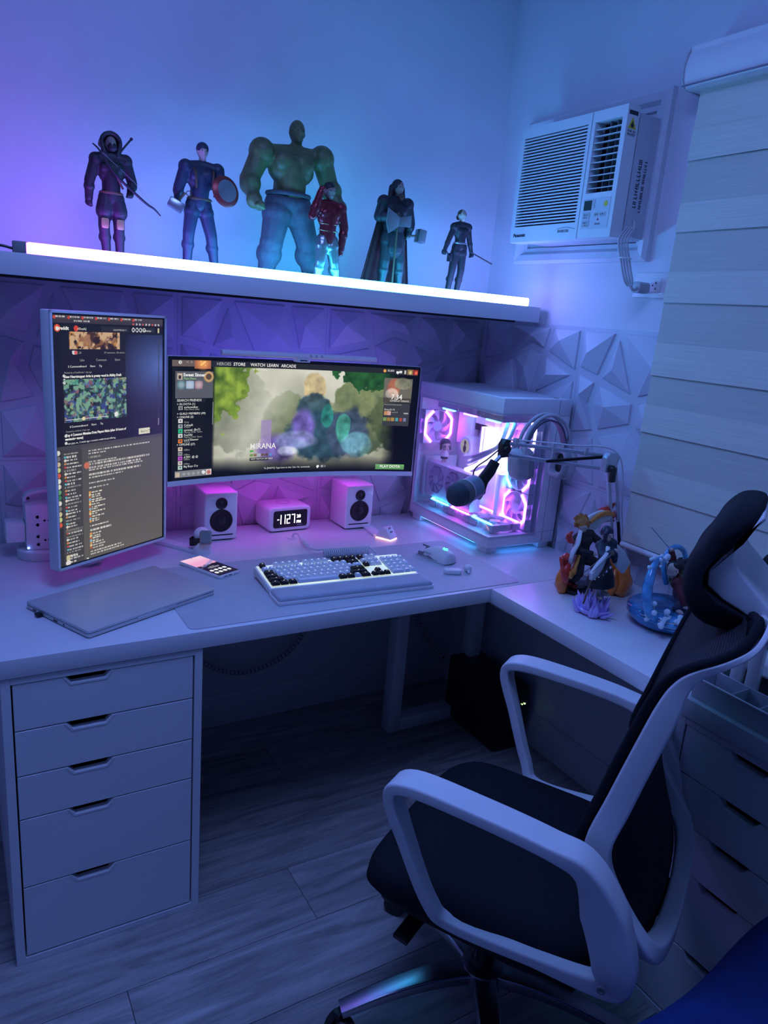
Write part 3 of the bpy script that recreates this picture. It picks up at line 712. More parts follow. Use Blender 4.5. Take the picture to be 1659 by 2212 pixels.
class Pic:
    def __init__(s, w, h, col):
        s.w, s.h = w, h; s.a = np.zeros((h, w, 3)); s.a[:] = hexc(col) if isinstance(col, str) else col
        s.X, s.Y = np.meshgrid((np.arange(w)+.5)/w, (np.arange(h)+.5)/h)   # Y up
    def mask(s, m, c, a=1.0):
        c = hexc(c) if isinstance(c, str) else c; k = (m*a)[..., None]; s.a = s.a*(1-k)+c*k
    def rect(s, x0, x1, y0, y1, c, a=1.0): s.mask(((s.X >= x0) & (s.X <= x1) & (s.Y >= y0) & (s.Y <= y1)).astype(float), c, a)
    def disc(s, x, y, r, c, asp, a=1.0, soft=0.0):
        d = np.sqrt(((s.X-x)*asp)**2+(s.Y-y)**2)
        s.mask(np.clip((r-d)/max(soft, 1e-6)+.5, 0, 1) if soft else (d < r).astype(float), c, a)
    def line_text(s, x0, x1, y, h, c, seed=0, fill=.65, a=1.0):
        """an unreadable row of tiny print"""
        r = np.random.RandomState(seed); x = x0
        while x < x1:
            wl = r.uniform(.008, .03)
            s.rect(x, min(x+wl, x1), y, y+h, c, a*r.uniform(.7, 1)); x += wl+r.uniform(.004, .010)
    def build(s, name, P, parent, strength, mname):
        """P(u,v) -> point; one quad per cell"""
        w, h = s.w, s.h; vs = [P(i/w, j/h) for j in range(h+1) for i in range(w+1)]
        fs = [(j*(w+1)+i, j*(w+1)+i+1, (j+1)*(w+1)+i+1, (j+1)*(w+1)+i) for j in range(h) for i in range(w)]
        me = bpy.data.meshes.new(name); me.from_pydata(vs, [], fs); at = me.color_attributes.new('picture', 'FLOAT_COLOR', 'CORNER')
        c = np.ones((h*w, 4)); c[:, :3] = lin(np.clip(s.a, 0, 1)).reshape(-1, 3); at.data.foreach_set('color', np.repeat(c, 4, axis=0).ravel().astype(np.float32))
        me.materials.append(emis_attr(mname, strength)); return obj(name, None, None, parent, me=me)

# ================================================================== curved main monitor
XC, YC, MW, MR, MZ0, MZ1 = -.826, -.195, .818, 1.5, .952, 1.313
MH = MZ1-MZ0
mm = thing('curved_monitor', 'wide curved monitor in the middle showing a game lobby', 'monitor', (XC, YC, .750))
def S(u, v, off_=0.0):
    x = (u-.5)*MW; k = x/MR
    return (x-off_*0, -x*x/(2*MR)-off_, MZ0-.750+v*MH)
def curved_slab(u0, u1, v0, v1, f0, f1, nu=24):
    rs = []
    for i in range(nu+1):
        u = u0+(u1-u0)*i/nu; rs.append([S(u, v0, f0), S(u, v1, f0), S(u, v1, f1), S(u, v0, f1)])
    return G().rings(rs)
obj('housing', curved_slab(0, 1, 0, 1, -.022, -.001), WHITE, mm, smooth=30)
obj('bezel', curved_slab(.002, .998, .036, .998, -.003, .0), BLACK, mm, smooth=30)
obj('chin', curved_slab(0, 1, -.004, .036, -.004, .0035), WHITE, mm, smooth=30)
obj('rear_bulge', G().box(-.20, .20, .018, .07, .26, .50), WHITE, mm, bevel=.02)
obj('wall_arm', G().box(-.03, .03, .07, .168, .34, .40).box(-.06, .06, .160, .170, .30, .44), WHITE_M, mm, bevel=.004)
# magenta-violet lighting ring on the back of the monitor
obj('rear_light_strip', G().box(-.30, .30, .026, .034, .226, .232), emis('rear_magenta', (.80, .05, 1.0), 15), mm)
obj('added_glow_blocker', G().box(-.32, .32, .022, .040, .233, .237).box(-.32, .32, .038, .040, .224, .233), WHITE, mm)  # added unseen plate that keeps the magenta glow from rising
obj('rear_light_strip', G().box(-.34, .34, .024, .028, .525, .537), emis('rear_blue', (.14, .12, 1.0), 7), mm)
# --- lobby picture (a misty forest; interface panels)
px = Pic(420, 176, '1b1d1f'); X, Y = px.X, px.Y; asp = MW*.97/(MH*.93)
U0, U1, V0, V1 = .016, .988, .044, .972
def cu(u): return (u-U0)/(U1-U0)
def cv(v): return (v-V0)/(V1-V0)
n1 = vnoise(420, 176, 5, 5, 1); n2 = vnoise(420, 176, 12, 4, 2); n3 = vnoise(420, 176, 30, 3, 4)
sky = np.clip(.55+.55*(n1-.5)*1.6+.25*(Y-.4), 0, 1)[..., None]
px.a = hexc('8d9078')*(1-sky)+hexc('f2efe0')*sky
def tree(cx, cy, r, col, hi, seed, aa=1.0):
    d = np.sqrt(((X-cx)*asp)**2+((Y-cy)*.9)**2)+.10*(n2-.5)+.10*(n3-.5)
    m = np.clip((r-d)/.02, 0, 1); t = np.clip((Y-cy)/r*.5+.5+(n3-.5)*.9, 0, 1)[..., None]
    px.a = px.a*(1-(m*aa)[..., None])+(hexc(col)*(1-t)+hexc(hi)*t)*(m*aa)[..., None]
tree(.26, .56, .34, '6d7360', 'a8ab92', 1, .75); tree(.46, .46, .26, '4d5a42', '7f8a63', 2, .8); tree(.80, .58, .36, '46553c', '8a9660', 3, .9)
tree(.62, .42, .24, '55614a', '8b9372', 4, .7); tree(.92, .50, .25, '37452f', '6f7d50', 5, .85)
beam = np.clip(1-np.abs((X-.30)-(Y-.3)*.22)/.13, 0, 1)*np.clip(1.2-np.abs(Y-.5)*1.4, 0, 1)
px.mask(beam, 'f7f4e8', .55)
# soft shapes in the middle distance: teal rocks, violet glow, pale warm mist
def blobp(cx, cy, rx, ry, col, a, soft=.35):
    d = np.sqrt(((X-cx)/rx)**2+((Y-cy)/ry)**2)+.35*(n3-.5); tt = (np.clip((1-d)/(soft*.45), 0, 1)*a)[..., None]; cc_ = hexc(col)*(.62+.75*n3[..., None]+.25*(n2[..., None]-.5)); px.a = px.a*(1-tt)+np.clip(cc_, 0, 1)*tt
blobp(.57, .78, .05, .15, 'ddc48c', .8, .25); blobp(.57, .60, .075, .14, '31505f', .85); blobp(.62, .34, .18, .26, '2c4a5c', .95); blobp(.72, .36, .10, .26, '3f4f68', .9)
blobp(.70, .42, .035, .15, '4fb59a', .75); blobp(.63, .52, .03, .12, '2f8f80', .8); blobp(.76, .26, .07, .14, '76b7c9', .6); blobp(.53, .42, .06, .20, '8a6fd6', .8, .8); blobp(.42, .22, .10, .16, '6a4bc0', .7, .9)
blobp(.50, .30, .10, .10, '9aa4dc', .7, .6); blobp(.47, .20, .05, .05, 'c9cff2', .8, .6)
px.rect(cu(.358), cu(.40), cv(.27), cv(.50), 'a48fc4', .8)
# leaves in the upper corners
lf_ = np.clip((.30-np.sqrt(((X-.155)*asp*.8)**2+((Y-.93)*.62)**2)+.22*(n3-.5))/.02, 0, 1); t = np.clip(n3*1.4-.1, 0, 1)[..., None]
px.a = px.a*(1-lf_[..., None])+(hexc('39561b')*(1-t)+hexc('9bb743')*t)*lf_[..., None]
lf2 = np.clip((.20-np.sqrt(((X-.80)*asp*.55)**2+((Y-1.0)*.9)**2)+.20*(n3-.5))/.015, 0, 1)
px.a = px.a*(1-lf2[..., None])+(hexc('0d2415')*(1-t)+hexc('2f6b33')*t)*lf2[..., None]
# dark rim of the lobby
vg = np.clip((X-.86)/.06+(n1-.5)*.6, 0, 1); px.mask(vg, '05060a', 1)
vg = np.clip((.20-Y)/.14+(n1-.5)*.8-.2, 0, 1); px.mask(vg, '06080c', 1)
px.mask(np.clip((.165-X)/.012, 0, 1), '0b0d11', .95)
px.rect(0, 1, cv(.922), 1.01, '26282c', 1); px.rect(0, cu(.10), cv(.922), 1.01, '6d5f58', 1); px.rect(cu(.90), 1, cv(.918), 1.01, '31302f')
px.rect(cu(.098), cu(.158), cv(.908), 1.01, 'b06a48'); px.disc(cu(.128), cv(.95), .05, 'f2a25e', asp, .8, .04)
px.rect(cu(.945), cu(.968), cv(.922), 1.01, '8a744a'); px.rect(cu(.968), 1, cv(.922), 1.01, '8e2d2a')
px.disc(cu(.957), cv(.945), .016, 'd8c080', asp); px.disc(cu(.980), cv(.945), .016, 'f06a4a', asp); px.disc(cu(.853), cv(.948), .014, 'e9a950', asp)
px.rect(cu(.912), cu(.924), cv(.935), cv(.955), 'e6e6e6'); px.disc(cu(.905), cv(.94), .014, 'f5f5f5', asp); px.rect(cu(.932), cu(.940), cv(.932), cv(.960), 'cccccc')
px.disc(cu(.045), cv(.955), .014, 'e8e8e8', asp); px.disc(cu(.045), cv(.955), .006, '6d5f58', asp)
# profile card, friend list, party bar
px.rect(cu(.028), cu(.166), cv(.683), cv(.885), '5b5e66'); px.rect(cu(.034), cu(.052), cv(.825), cv(.872), 'c9b7a4'); px.rect(cu(.038), cu(.048), cv(.83), cv(.855), '3a3230')
for i, c in enumerate(('2f6d78', '8fb3d6', '9c6f7d')): px.rect(cu(.036+.032*i), cu(.062+.032*i), cv(.755), cv(.812), c); px.disc(cu(.049+.032*i), cv(.785), .03, 'd9d2d8', asp, .6, .03)
px.disc(cu(.150), cv(.848), .045, 'c8a06a', asp, 1, .01); px.disc(cu(.150), cv(.848), .026, '5b4a40', asp)
px.rect(cu(.030), cu(.138), cv(.652), cv(.678), '23262b')
px.rect(cu(.1665), cu(.1695), cv(.47), cv(.65), '9a9ca2')
avc = ['8d8d8d', 'dcdcdc', '9fa6ad', '36c08a', 'd5d5d5', 'd97a3a', 'd8c3b0', '8f9496', 'c055d0', 'cfc7c2', 'b9d0c4']
avy = [.590, .492, .452, .412, .374, .336, .272, .234, .196, .160, .124]
for c, y in zip(avc, avy): px.rect(cu(.040), cu(.056), cv(y), cv(y+.032), c); px.disc(cu(.048), cv(y+.016), .008, '222222', asp, .6)
px.rect(cu(.027), cu(.167), cv(.062), cv(.110), '7c7f84'); px.rect(cu(.030), cu(.046), cv(.066), cv(.104), 'c8b39e'); px.rect(cu(.146), cu(.166), cv(.066), cv(.108), 'e5d9d3'); px.disc(cu(.156), cv(.085), .018, 'b0413c', asp, .7, .01)
for i in range(4): px.disc(cu(.062+.018*i), cv(.085), .014, '9b9ea3', asp)
px.disc(cu(.136), cv(.087), .016, 'e8e8e8', asp)
# cards on the right
px.rect(cu(.854), cu(.969), cv(.669), cv(.887), '6f6b60'); blobp(cu(.895), cv(.80), .03, .10, 'a5604a', .9); blobp(cu(.93), cv(.84), .04, .06, '8d8f74', .8); blobp(cu(.89), cv(.75), .03, .06, 'd9cfc4', .6); px.rect(cu(.854), cu(.969), cv(.669), cv(.715), '3b3430', .6)
px.rect(cu(.858), cu(.967), cv(.46), cv(.668), '3c3e42'); px.rect(cu(.862), cu(.876), cv(.555), cv(.59), 'c98f5e'); px.rect(cu(.878), cu(.891), cv(.555), cv(.59), 'd9a8a0')
for i, c in enumerate(('7c9a55', 'a07a3a', 'b08a4a', '4fa0a8', 'b04a3a', '7a7fa8')): px.rect(cu(.861+.0165*i), cu(.874+.0165*i), cv(.505), cv(.535), c)
px.rect(cu(.945), cu(.962), cv(.572), cv(.58), 'b8b8b8')
# last match widgets, button
px.rect(cu(.317), cu(.331), cv(.226), cv(.244), '4fb050')
for i, c in enumerate(('7c9a55', '8a6f5a', 'a8b4c4', '6f5a4a', '5a4a46', '5a8fd0')): px.rect(cu(.317+.0155*i), cu(.330+.0155*i), cv(.190), cv(.213), c)
px.rect(cu(.316), cu(.393), cv(.155), cv(.182), '0a0c10', .85)
px.rect(cu(.845), cu(.965), cv(.056), cv(.102), '5f9a5c'); px.rect(cu(.845), cu(.965), cv(.080), cv(.102), '7ab573', .7)
px.disc(cu(.600), cv(.085), .014, 'f5f5f5', asp); px.rect(cu(.612), cu(.622), cv(.074), cv(.096), 'a8a8a8'); px.rect(cu(.624), cu(.634), cv(.074), cv(.096), '707070')
scr = px.build('screen_picture', lambda u, v: S(U0+(U1-U0)*u, V0+(V1-V0)*v, .0009), mm, .92, 'screen_wide')
TXW = emis('screen_text', (.85, .85, .82), .95, True); TXG = emis('screen_text_dim', (.40, .40, .40), .9, True); TXO = emis('screen_text_gold', (.95, .55, .18), 1.0, True)
def stext(s, u, v, size, m, align='LEFT', sx=1.0, bold=0.0):
    def wrap(co):
        q = S(u+co.x/MW, v+co.y/MH, .0016-co.z*0); return Vector(q)
    return text('screen_lettering', s, size, None, m, scr, align, 0, bold, sx, wrap)
for s_, u in (('HEROES', .178), ('STORE', .242), ('WATCH', .308), ('LEARN', .372), ('ARCADE', .429)): stext(s_, u, .938, .0125, TXG if s_ in ('HEROES',) else TXW, bold=.0002)
stext('10 New Teams', .318, .906, .0075, TXW); stext('< >', .066, .944, .014, TXG)
stext('Sweet Sinner', .056, .850, .0125, TXW, bold=.0004); stext('Main Menu', .057, .826, .0085, emis('screen_green', (.35, .8, .35), .8, True))
stext('SEARCH FRIENDS', .034, .658, .0095, TXW)
for s_, y in (('IN DOTA (1)', .630), ('GUILD MEMBERS (49)', .556), ('ONLINE (5)', .530), ('OFFLINE (27)', .314)): stext('> '+s_, .034, y, .0085, TXW)
for s_, y in (('turbowalker', .606), ('CohzyB', .466), ('nyricsal. (BoT)', .428), ('FoxNN', .388), ('Lord Eleanor', .350), ('ATBY. @ @', .212), ('Big Boys Cry', .138)): stext(s_, .060, y, .0085, TXW)
for s_, y in (('Main Menu (idle)', .590), ('Away', .492), ('Online', .452), ('Playing Other Game', .412), ('Playing Other Game', .373), ('Online', .336), ('Offline', .272), ('Offline', .234), ('Offline', .196), ('Offline', .160)): stext(s_, .060, y, .0068, TXG)
stext('LAST MATCH', .317, .318, .0070, TXG); stext('MIRANA', .316, .256, .0235, TXW, bold=.0003, sx=.98); stext('VIEW MATCH DETAILS', .320, .163, .0072, TXW)
stext('To [PARTY]: Type here to chat. Use / for commands.', .376, .078, .0072, TXW)
stext('7.34', .886, .700, .0230, TXW, bold=.0005, sx=.95); stext('GAMEPLAY UPDATE', .882, .680, .0072, TXW); stext('PRO PLAYING NOW', .860, .645, .0065, TXG)
stext('Zorg (21-7)', .862, .600, .0075, TXW); stext('Level 8', .894, .577, .0070, TXG)
stext('35,850', .862, .945, .0085, TXW); stext('PLAY DOTA', .905, .070, .0128, TXW, 'CENTER', bold=.0003)
def slab_uv(pts, m, name='screen_mark'):
    g = G(); n = len(pts); g.add([S(u, v, .0018) for u, v in pts], [tuple(range(n))]); obj(name, g, m, scr)
slab_uv([(.118, .932), (.124, .932), (.138, .958), (.138, .968), (.132, .968), (.118, .944)], TXO); slab_uv([(.118, .955), (.118, .968), (.125, .968)], TXO); slab_uv([(.138, .932), (.131, .932), (.138, .945)], TXO)
cr_ = obj('cable_cover', G().box(-.018, .018, -.115, .085, 0, .008), WHITE, loc=(-.520, -.150, .750), rot=(0, 0, math.radians(-8)), bevel=.003); tag(cr_, 'flat white cable cover on the desk beside the right speaker', 'cable cover')
# --- light bar clipped on the top edge
lbm = thing('monitor_light_bar', 'slim white light bar clipped on top of the curved monitor', 'light bar', (-.823, -.215, 1.313))
obj('bar', G().prism([(-.012*math.cos(t), .0145+.0085*math.sin(t)) for t in np.linspace(0, 2*math.pi, 14, endpoint=False)], -.252, .252, 'x'), WHITE, lbm, smooth=40)
obj('clip', G().box(-.0225, .0225, -.008, .020, -.004, .012).box(-.02, .02, .020, .036, -.05, .012), WHITE, lbm, bevel=.002)
obj('clip_window', G().box(-.012, .012, -.0088, -.0078, .000, .003), BLACK, lbm)
for i in range(3): obj('touch_key', G().box(.018+.018*i, .026+.018*i, -.0125, -.0105, .012, .020), LGREY, lbm, bevel=.0005, seg=1)
obj('rear_glow', G().box(-.235, .235, .0100, .0125, .008, .014), emis('bar_rear', (.16, .14, 1.0), 7), lbm)

# ================================================================== upright monitor, turned towards the chair
vmn = thing('portrait_monitor', 'tall portrait monitor on the left showing a forum and a chat', 'monitor', (-1.395, -.355, .750), math.atan2(.19, .304))
VL, VZ0, VZ1 = .3585, .0515, .6665
hx = VL/2
def slabv(x0, x1, z0, z1, y0, y1): return G().box(x0, x1, y0, y1, z0, z1)
obj('housing', slabv(-hx, hx, VZ0, VZ1, .0, .030), WHITE, vmn, bevel=.003)
bz = slabv(-hx, -hx+.006, VZ0, VZ1, -.004, .0).box(hx-.006, hx, -.004, 0, VZ0, VZ1).box(-hx, hx, -.004, 0, VZ0, VZ0+.006).box(-hx, hx, -.004, 0, VZ1-.006, VZ1)
obj('bezel', bz, WHITE, vmn); obj('glass_border', slabv(-hx+.006, hx-.006, VZ0+.006, VZ1-.006, -.0012, 0), BLACK, vmn)
obj('rear_bulge', G().box(-.09, .09, .03, .07, .26, .48), WHITE, vmn, bevel=.012)
obj('stand_neck', G().box(-.03, .03, .07, .095, .008, .40), WHITE_M, vmn, bevel=.006)
obj('rear_light_strip', G().box(-.12, .12, .031, .034, .20, .206), MATS['rear_magenta'], vmn)
obj('rear_light_strip', G().box(-.12, .12, .031, .034, .56, .566), MATS['rear_blue'], vmn)
Ri = Matrix.Rotation(-math.atan2(.19, .304), 4, 'Z')
def tol(p): return tuple(Ri @ (Vector(p)-Vector((-1.395, -.355, .750))))
obj('stand_leg', sweep([tol((-1.44, -.27, .756)), tol((-1.33, -.10, .756)), tol((-1.27, -.085, .756)), tol((-1.145, -.262, .756))], .018, .006, lat=(.8, .6, 0)), WHITE_M, vmn, smooth=50)
P0x, P1x, Pz0, Pz1 = -hx+.0085, hx-.0125, VZ0+.010, VZ1-.010
pv = Pic(190, 345, '0f1115'); X, Y = pv.X, pv.Y; H_ = .5985; va_ = (P1x-P0x)/(Pz1-Pz0)
def zc(z): return (z-(.750+Pz0))/(Pz1-Pz0)
def xc_(u): return (u*VL-hx-P0x)/(P1x-P0x)
m1 = vnoise(190, 345, 4, 4, 11); m2 = vnoise(190, 345, 18, 3, 12); m3 = vnoise(190, 345, 40, 2, 13)
sp = zc(1.106)
# forum half, with a blue gradient towards the right edge
top = (Y > sp).astype(float)
gr = np.clip(1-np.sqrt(((X-.98)/.55)**2+((Y-.80)/.22)**2), 0, 1)
pv.mask(top, '16151f'); pv.mask(top*np.clip((X-.60)/.1, 0, 1), '1c1d33'); pv.mask(top*gr**1.2, '5a78c8', .95)
pv.rect(0, 1, zc(1.398), 1, '4b4448'); pv.rect(0, 1, zc(1.389), zc(1.398), '5a4f50', .6); pv.rect(0, 1, zc(1.366), zc(1.389), '17181c')
for i in range(7): pv.line_text(.02+i*.115, .10+i*.115, zc(1.4005), .006, 'd8d4d0', i); pv.disc(.012+i*.115, zc(1.4015), .006, 'd84a3a', va_)
pv.line_text(.17, .30, zc(1.392), .006, 'e4e0dc', 9); 
for i in range(9): pv.disc(.70+i*.032, zc(1.392), .0045, 'cfcac6' if i % 3 else 'd05a4a', va_)
pv.disc(.033, zc(1.3775), .014, 'ee5a2a', va_, 1, .002); pv.disc(.033, zc(1.3765), .008, 'f4efe8', va_, 1, .002); pv.disc(.185, zc(1.3775), .011, 'e0442e', va_)
pv.rect(.40, .66, zc(1.372), zc(1.384), '2a2b30'); pv.line_text(.52, .63, zc(1.376), .006, '8b8c90', 21); None
for i in range(4): pv.disc(.70+i*.036, zc(1.378), .009, 'd8d8d8', va_); pv.disc(.70+i*.036, zc(1.378), .005, '17181c', va_)
pv.rect(.835, .915, zc(1.372), zc(1.384), '2f3036'); pv.rect(.945, .965, zc(1.372), zc(1.384), 'e2d7a0')
pv.rect(.055, .62, zc(1.273), zc(1.366), '1b1a22'); pv.rect(.055, .62, zc(1.108), zc(1.270), '1b1a22')
# two pictures of battle scenes, kept as loose colour patches
def patch(x0, x1, z0, z1, cols, sd):
    m = ((X >= x0) & (X <= x1) & (Y >= zc(z0)) & (Y <= zc(z1))).astype(float)
    a = vnoise(190, 345, 9, 4, sd); b = vnoise(190, 345, 16, 3, sd+1); c = hexc(cols[0])*np.ones_like(pv.a)
    for i, h in enumerate(cols[1:]):
        w = np.clip((vnoise(190, 345, 10+3*i, 3, sd+5+i)-.53)*9, 0, 1)[..., None]; c = c*(1-w)+hexc(h)*w
    pv.a = pv.a*(1-m[..., None])+c*m[..., None]
patch(xc_(.143), xc_(.559), 1.331, 1.371, ['c98538', 'e0a860', '4a2f22', '8a5a30', 'a87a58', '2c1d18', 'd8b48a'], 30)
patch(xc_(.087), xc_(.614), 1.161, 1.262, ['4f9a86', '3a6a78', '86c8a8', '2a3a44', 'a8b070', '556a9a', '8f5a6a', '1f2a2c', '3a4a8a', '2c4a44', '7fae90'], 50)
pv.rect(xc_(.10), xc_(.45), zc(1.167), zc(1.1685), 'e8e8e8', .9); pv.disc(xc_(.24), zc(1.168), .008, 'f4e8a8', va_); pv.disc(xc_(.52), zc(1.171), .010, 'f4f4f4', va_)
pv.disc(.16, zc(1.323), .008, 'e8e8e8', va_); pv.disc(.178, zc(1.323), .008, 'e87070', va_)
for z_ in (1.264, 1.124): 
    pv.disc(.075, zc(z_+.006), .006, 'dcdcdc', va_); pv.rect(.066, .084, zc(z_-.003), zc(z_-.001), 'f0f0f0'); pv.disc(.075, zc(z_-.010), .006, 'dcdcdc', va_)
pv.rect(.955, .962, zc(1.13), zc(1.36), '3c3e4a', .7); pv.rect(.955, .962, zc(1.13), zc(1.15), 'a8a8b0', .8)
pv.rect(xc_(.728), xc_(.835), zc(1.112), zc(1.127), 'e8e4c8')
# chat half: grey-brown dark theme
bot = (Y <= sp).astype(float); bc = np.clip(.35+.5*(1-Y/sp)+.15*X, 0, 1)[..., None]
cb = hexc('474747')*(1-bc)+hexc('6a655e')*bc; pv.a = pv.a*(1-bot[..., None])+cb*bot[..., None]
sb_ = bot*(X < xc_(.215)); pv.mask(sb_, '3d3d3e', .65); pv.mask(bot*(X < xc_(.055)), '2c2c2e', .75); pv.rect(0, 1, zc(1.098), sp, '4a4a4c', .8)
for i in range(14): pv.disc(xc_(.030), zc(1.092-i*.0135), .010, ['e8e4da', '7a7a7c', 'd8c8a0', 'd0d890', 'e06040', 'f0ece0', 'e8e8d8', '6aa870', '3f8a5a'][i % 9], va_, 1, .002)
for i in range(33):
    z_ = 1.086-i*.0082; dim = i % 5 == 0
    pv.line_text(xc_(.075 if dim else .095), xc_(.075)+np.random.RandomState(i).uniform(.08, .15), zc(z_), .0062, 'b8b4ac' if dim else 'f2efe6', 100+i, a=.9)
    if not dim: pv.disc(xc_(.083), zc(z_)+.004, .005, ['d8504a', '6ac0d0', 'e8e0d0', 'd89050'][i % 4], va_)
pv.rect(xc_(.07), xc_(.213), zc(.893), zc(.902), '6f6c66', .8)
pv.rect(xc_(.07), xc_(.10), zc(.823), zc(.836), 'd8d0a0'); pv.line_text(xc_(.105), xc_(.16), zc(.829), .007, 'f2efe6', 300); pv.disc(xc_(.083), zc(.817), .012, 'f0ece4', va_); pv.line_text(xc_(.105), xc_(.15), zc(.815), .006, 'f2efe6', 301)
rows = [(1.086, .60, 1), (1.079, .16, 1), (1.069, .12, 0), (1.058, .26, 1), (1.052, .60, 1), (1.043, .50, 1), (1.037, .52, 1), (1.026, .50, 1), (1.018, .32, 1), (1.004, .24, 1), (.992, .18, 1)]
for k, (z_, w_, br) in enumerate(rows): pv.line_text(xc_(.27), xc_(.27)+w_, zc(z_), .0066, 'ece8de' if br else 'a8a49a', 400+k, a=.9)
for k in range(13): 
    pv.disc(xc_(.276), zc(.983-k*.0062), .006, ['e8a050', 'e8d8a0', 'c86a3a', '8ac0d8'][k % 4], va_); pv.line_text(xc_(.29), xc_(.29)+np.random.RandomState(k).uniform(.05, .13), zc(.9805-k*.0062), .0056, 'f2ecd8', 450+k)
pv.line_text(xc_(.27), xc_(.44), zc(.894), .0062, 'ece8de', 470); pv.line_text(xc_(.27), xc_(.46), zc(.883), .0062, 'ece8de', 471)
for k in range(7): 
    pv.disc(xc_(.276), zc(.876-k*.0062), .006, ['e8a050', 'e8d8a0', 'c86a3a', '8ac0d8'][k % 4], va_); pv.line_text(xc_(.29), xc_(.29)+np.random.RandomState(40+k).uniform(.05, .12), zc(.8735-k*.0062), .0056, 'f2ecd8', 480+k)
for k, (z_, w_) in enumerate(((.828, .30), (.812, .14))): pass
pv.line_text(xc_(.27), xc_(.55), zc(.8275), .0062, 'ece8de', 500); pv.line_text(xc_(.27), xc_(.58), zc(.8195), .0062, 'ece8de', 501)
pv.disc(xc_(.255), zc(1.052), .014, 'd8785a', va_, 1, .003)
pv.rect(xc_(.23), 1, 0, zc(.8135), '5f5c56', .7); pv.disc(xc_(.245), zc(.8105), .007, 'e8e8e8', va_)
scv = pv.build('screen_picture', lambda u, v: (P0x+(P1x-P0x)*u, -.0018, Pz0+(Pz1-Pz0)*v), vmn, .80, 'screen_tall')
def vtext(s, u, z, size, m=None, bold=0.0, sx=1.0):
    return text('screen_lettering', s, size, frame((u*VL-hx, -.0026, z-.750), (1, 0, 0), (0, 0, 1)), m or TXW, scv, 'LEFT', 0, bold, sx)
vtext('reddit', .066, 1.3740, .0108, bold=.0003); vtext('r/DotA2', .205, 1.3745, .0075); vtext('Search Reddit', .50, 1.3745, .0065, TXG); vtext('Advertise', .775, 1.3745, .0068)
vtext('1.2K', .20, 1.3205, .0068, TXG); vtext('97 comments  20k shares', .42, 1.3205, .0062, TXG)
for s_, u in (('Like', .22), ('Comment', .35), ('Share', .51)): vtext(s_, u, 1.303, .0078, TXG)
for z_, n_ in ((1.289, '5 Comments'), (1.149, '0 Comments')):
    for s_, u in ((n_, .125), ('Award', .22), ('Share', .30), ('Tip', .375)): vtext(s_, u, z_, .0068)
vtext('Posted by u/TotalDude 1 day ago', .095, 1.2755, .0058, TXG); vtext('New Heartstopper Aghs is pretty good in Ability Draft', .093, 1.2655, .0082, bold=.0003, sx=.93)
vtext('Posted by u/ddota 2 days ago', .095, 1.1385, .0058, TXG); vtext('Top 4 Common Mistakes Dota Players Make (after 34 hours of', .092, 1.129, .0082, bold=.0003, sx=.87); vtext('reviewing games)', .092, 1.120, .0082, bold=.0003, sx=.87)
vtext('Hope guys, so.. 2 weeks ago I created a reddit thread offering', .092, 1.110, .0066, sx=.9)
vtext('Back to Top', .745, 1.1165, .0080, emis('screen_ink', (.05, .05, .05), .3, True))

# ================================================================== desk mat, laptop, phone, watch
MATM = mat('desk_mat_leather', (.50, .53, .60), .5, var=.04, scale=25, bump=.15, bscale=350)
dm = obj('desk_mat', G().prism(rrect(-.485, .485, -.203, .203, .018), 0, .002, 'z'), MATM, loc=(-.8325, -.572, .750), smooth=30); tag(dm, 'pale grey desk mat under the keyboard and mouse', 'desk mat')
obj('mat_tag', G().box(.45, .475, .1, .104, .002, .0024), LGREY, dm)
SIL = mat('laptop_silver', (.60, .60, .62), .36, .25, var=.02, bump=.04, bscale=900)
lp = thing('laptop', 'closed silver laptop lying at an angle on the left of the desk', 'laptop', (-1.414, -.562, .750), math.radians(25.4))
obj('base', G().prism(rrect(-.180, .180, -.118, .118, .008), .0025, .0105, 'z'), SIL, lp, bevel=.0012)
obj('lid', G().prism(rrect(-.180, .180, -.118, .118, .008), .0115, .0175, 'z'), SIL, lp, bevel=.0014)
obj('hinge', G().box(-.14, .14, .112, .117, .004, .016), BLACK, lp)
obj('finger_notch', G().box(-.055, .055, -.1192, -.1175, .0088, .0125), mat('notch_edge', (.68, .70, .75), .3, .6), lp)
for y0_, y1_, z0_, z1_ in ((.075, .087, .0045, .0085), (.050, .062, .0035, .0090), (-.006, .008, .0042, .0085)): obj('port', G().box(-.1806, -.1790, y0_, y1_, z0_, z1_), BLACK_G, lp)
obj('audio_jack', G().lathe([(0, 0), (.0022, 0), (.0022, .001), (0, .001)], 12, M=T((-.1798, -.03, .0065)) @ RY(-math.pi/2)), BLACK_G, lp)
obj('usb_receiver', G().box(-.192, -.1795, .048, .064, .0028, .0095), BLACK, lp, bevel=.0015)
for sx_ in (-.15, .15):
    for sy_ in (-.09, .09): obj('rubber_foot', G().box(sx_-.012, sx_+.012, sy_-.004, sy_+.004, 0, .003), BLACK, lp)
ph = thing('smartphone', 'white smartphone with a lit screen lying beside the laptop', 'phone', (-1.158, -.405, .752), math.atan2(.079, .17)+0)
obj('body', G().prism(rrect(-.038, .038, -.082, .082, .006), 0, .0088, 'z'), WHITE_G, ph, bevel=.0018)
pp = Pic(40, 84, '06070c'); X, Y = pp.X, pp.Y; pn1 = vnoise(40, 84, 3, 3, 77)
pp.mask(np.clip((Y-.52)/.04+(pn1-.5)*3, 0, 1), 'f0a8cc'); pp.mask(np.clip((Y-.72)/.2, 0, 1), 'f7d8e4', .7); pp.mask(np.clip(1-np.abs(Y-.56-(X-.5)*.25)/.06, 0, 1), '7f88c8', .9); pp.mask(np.clip((.50-Y)/.05+(pn1-.5)*2, 0, 1), '0a0b16')
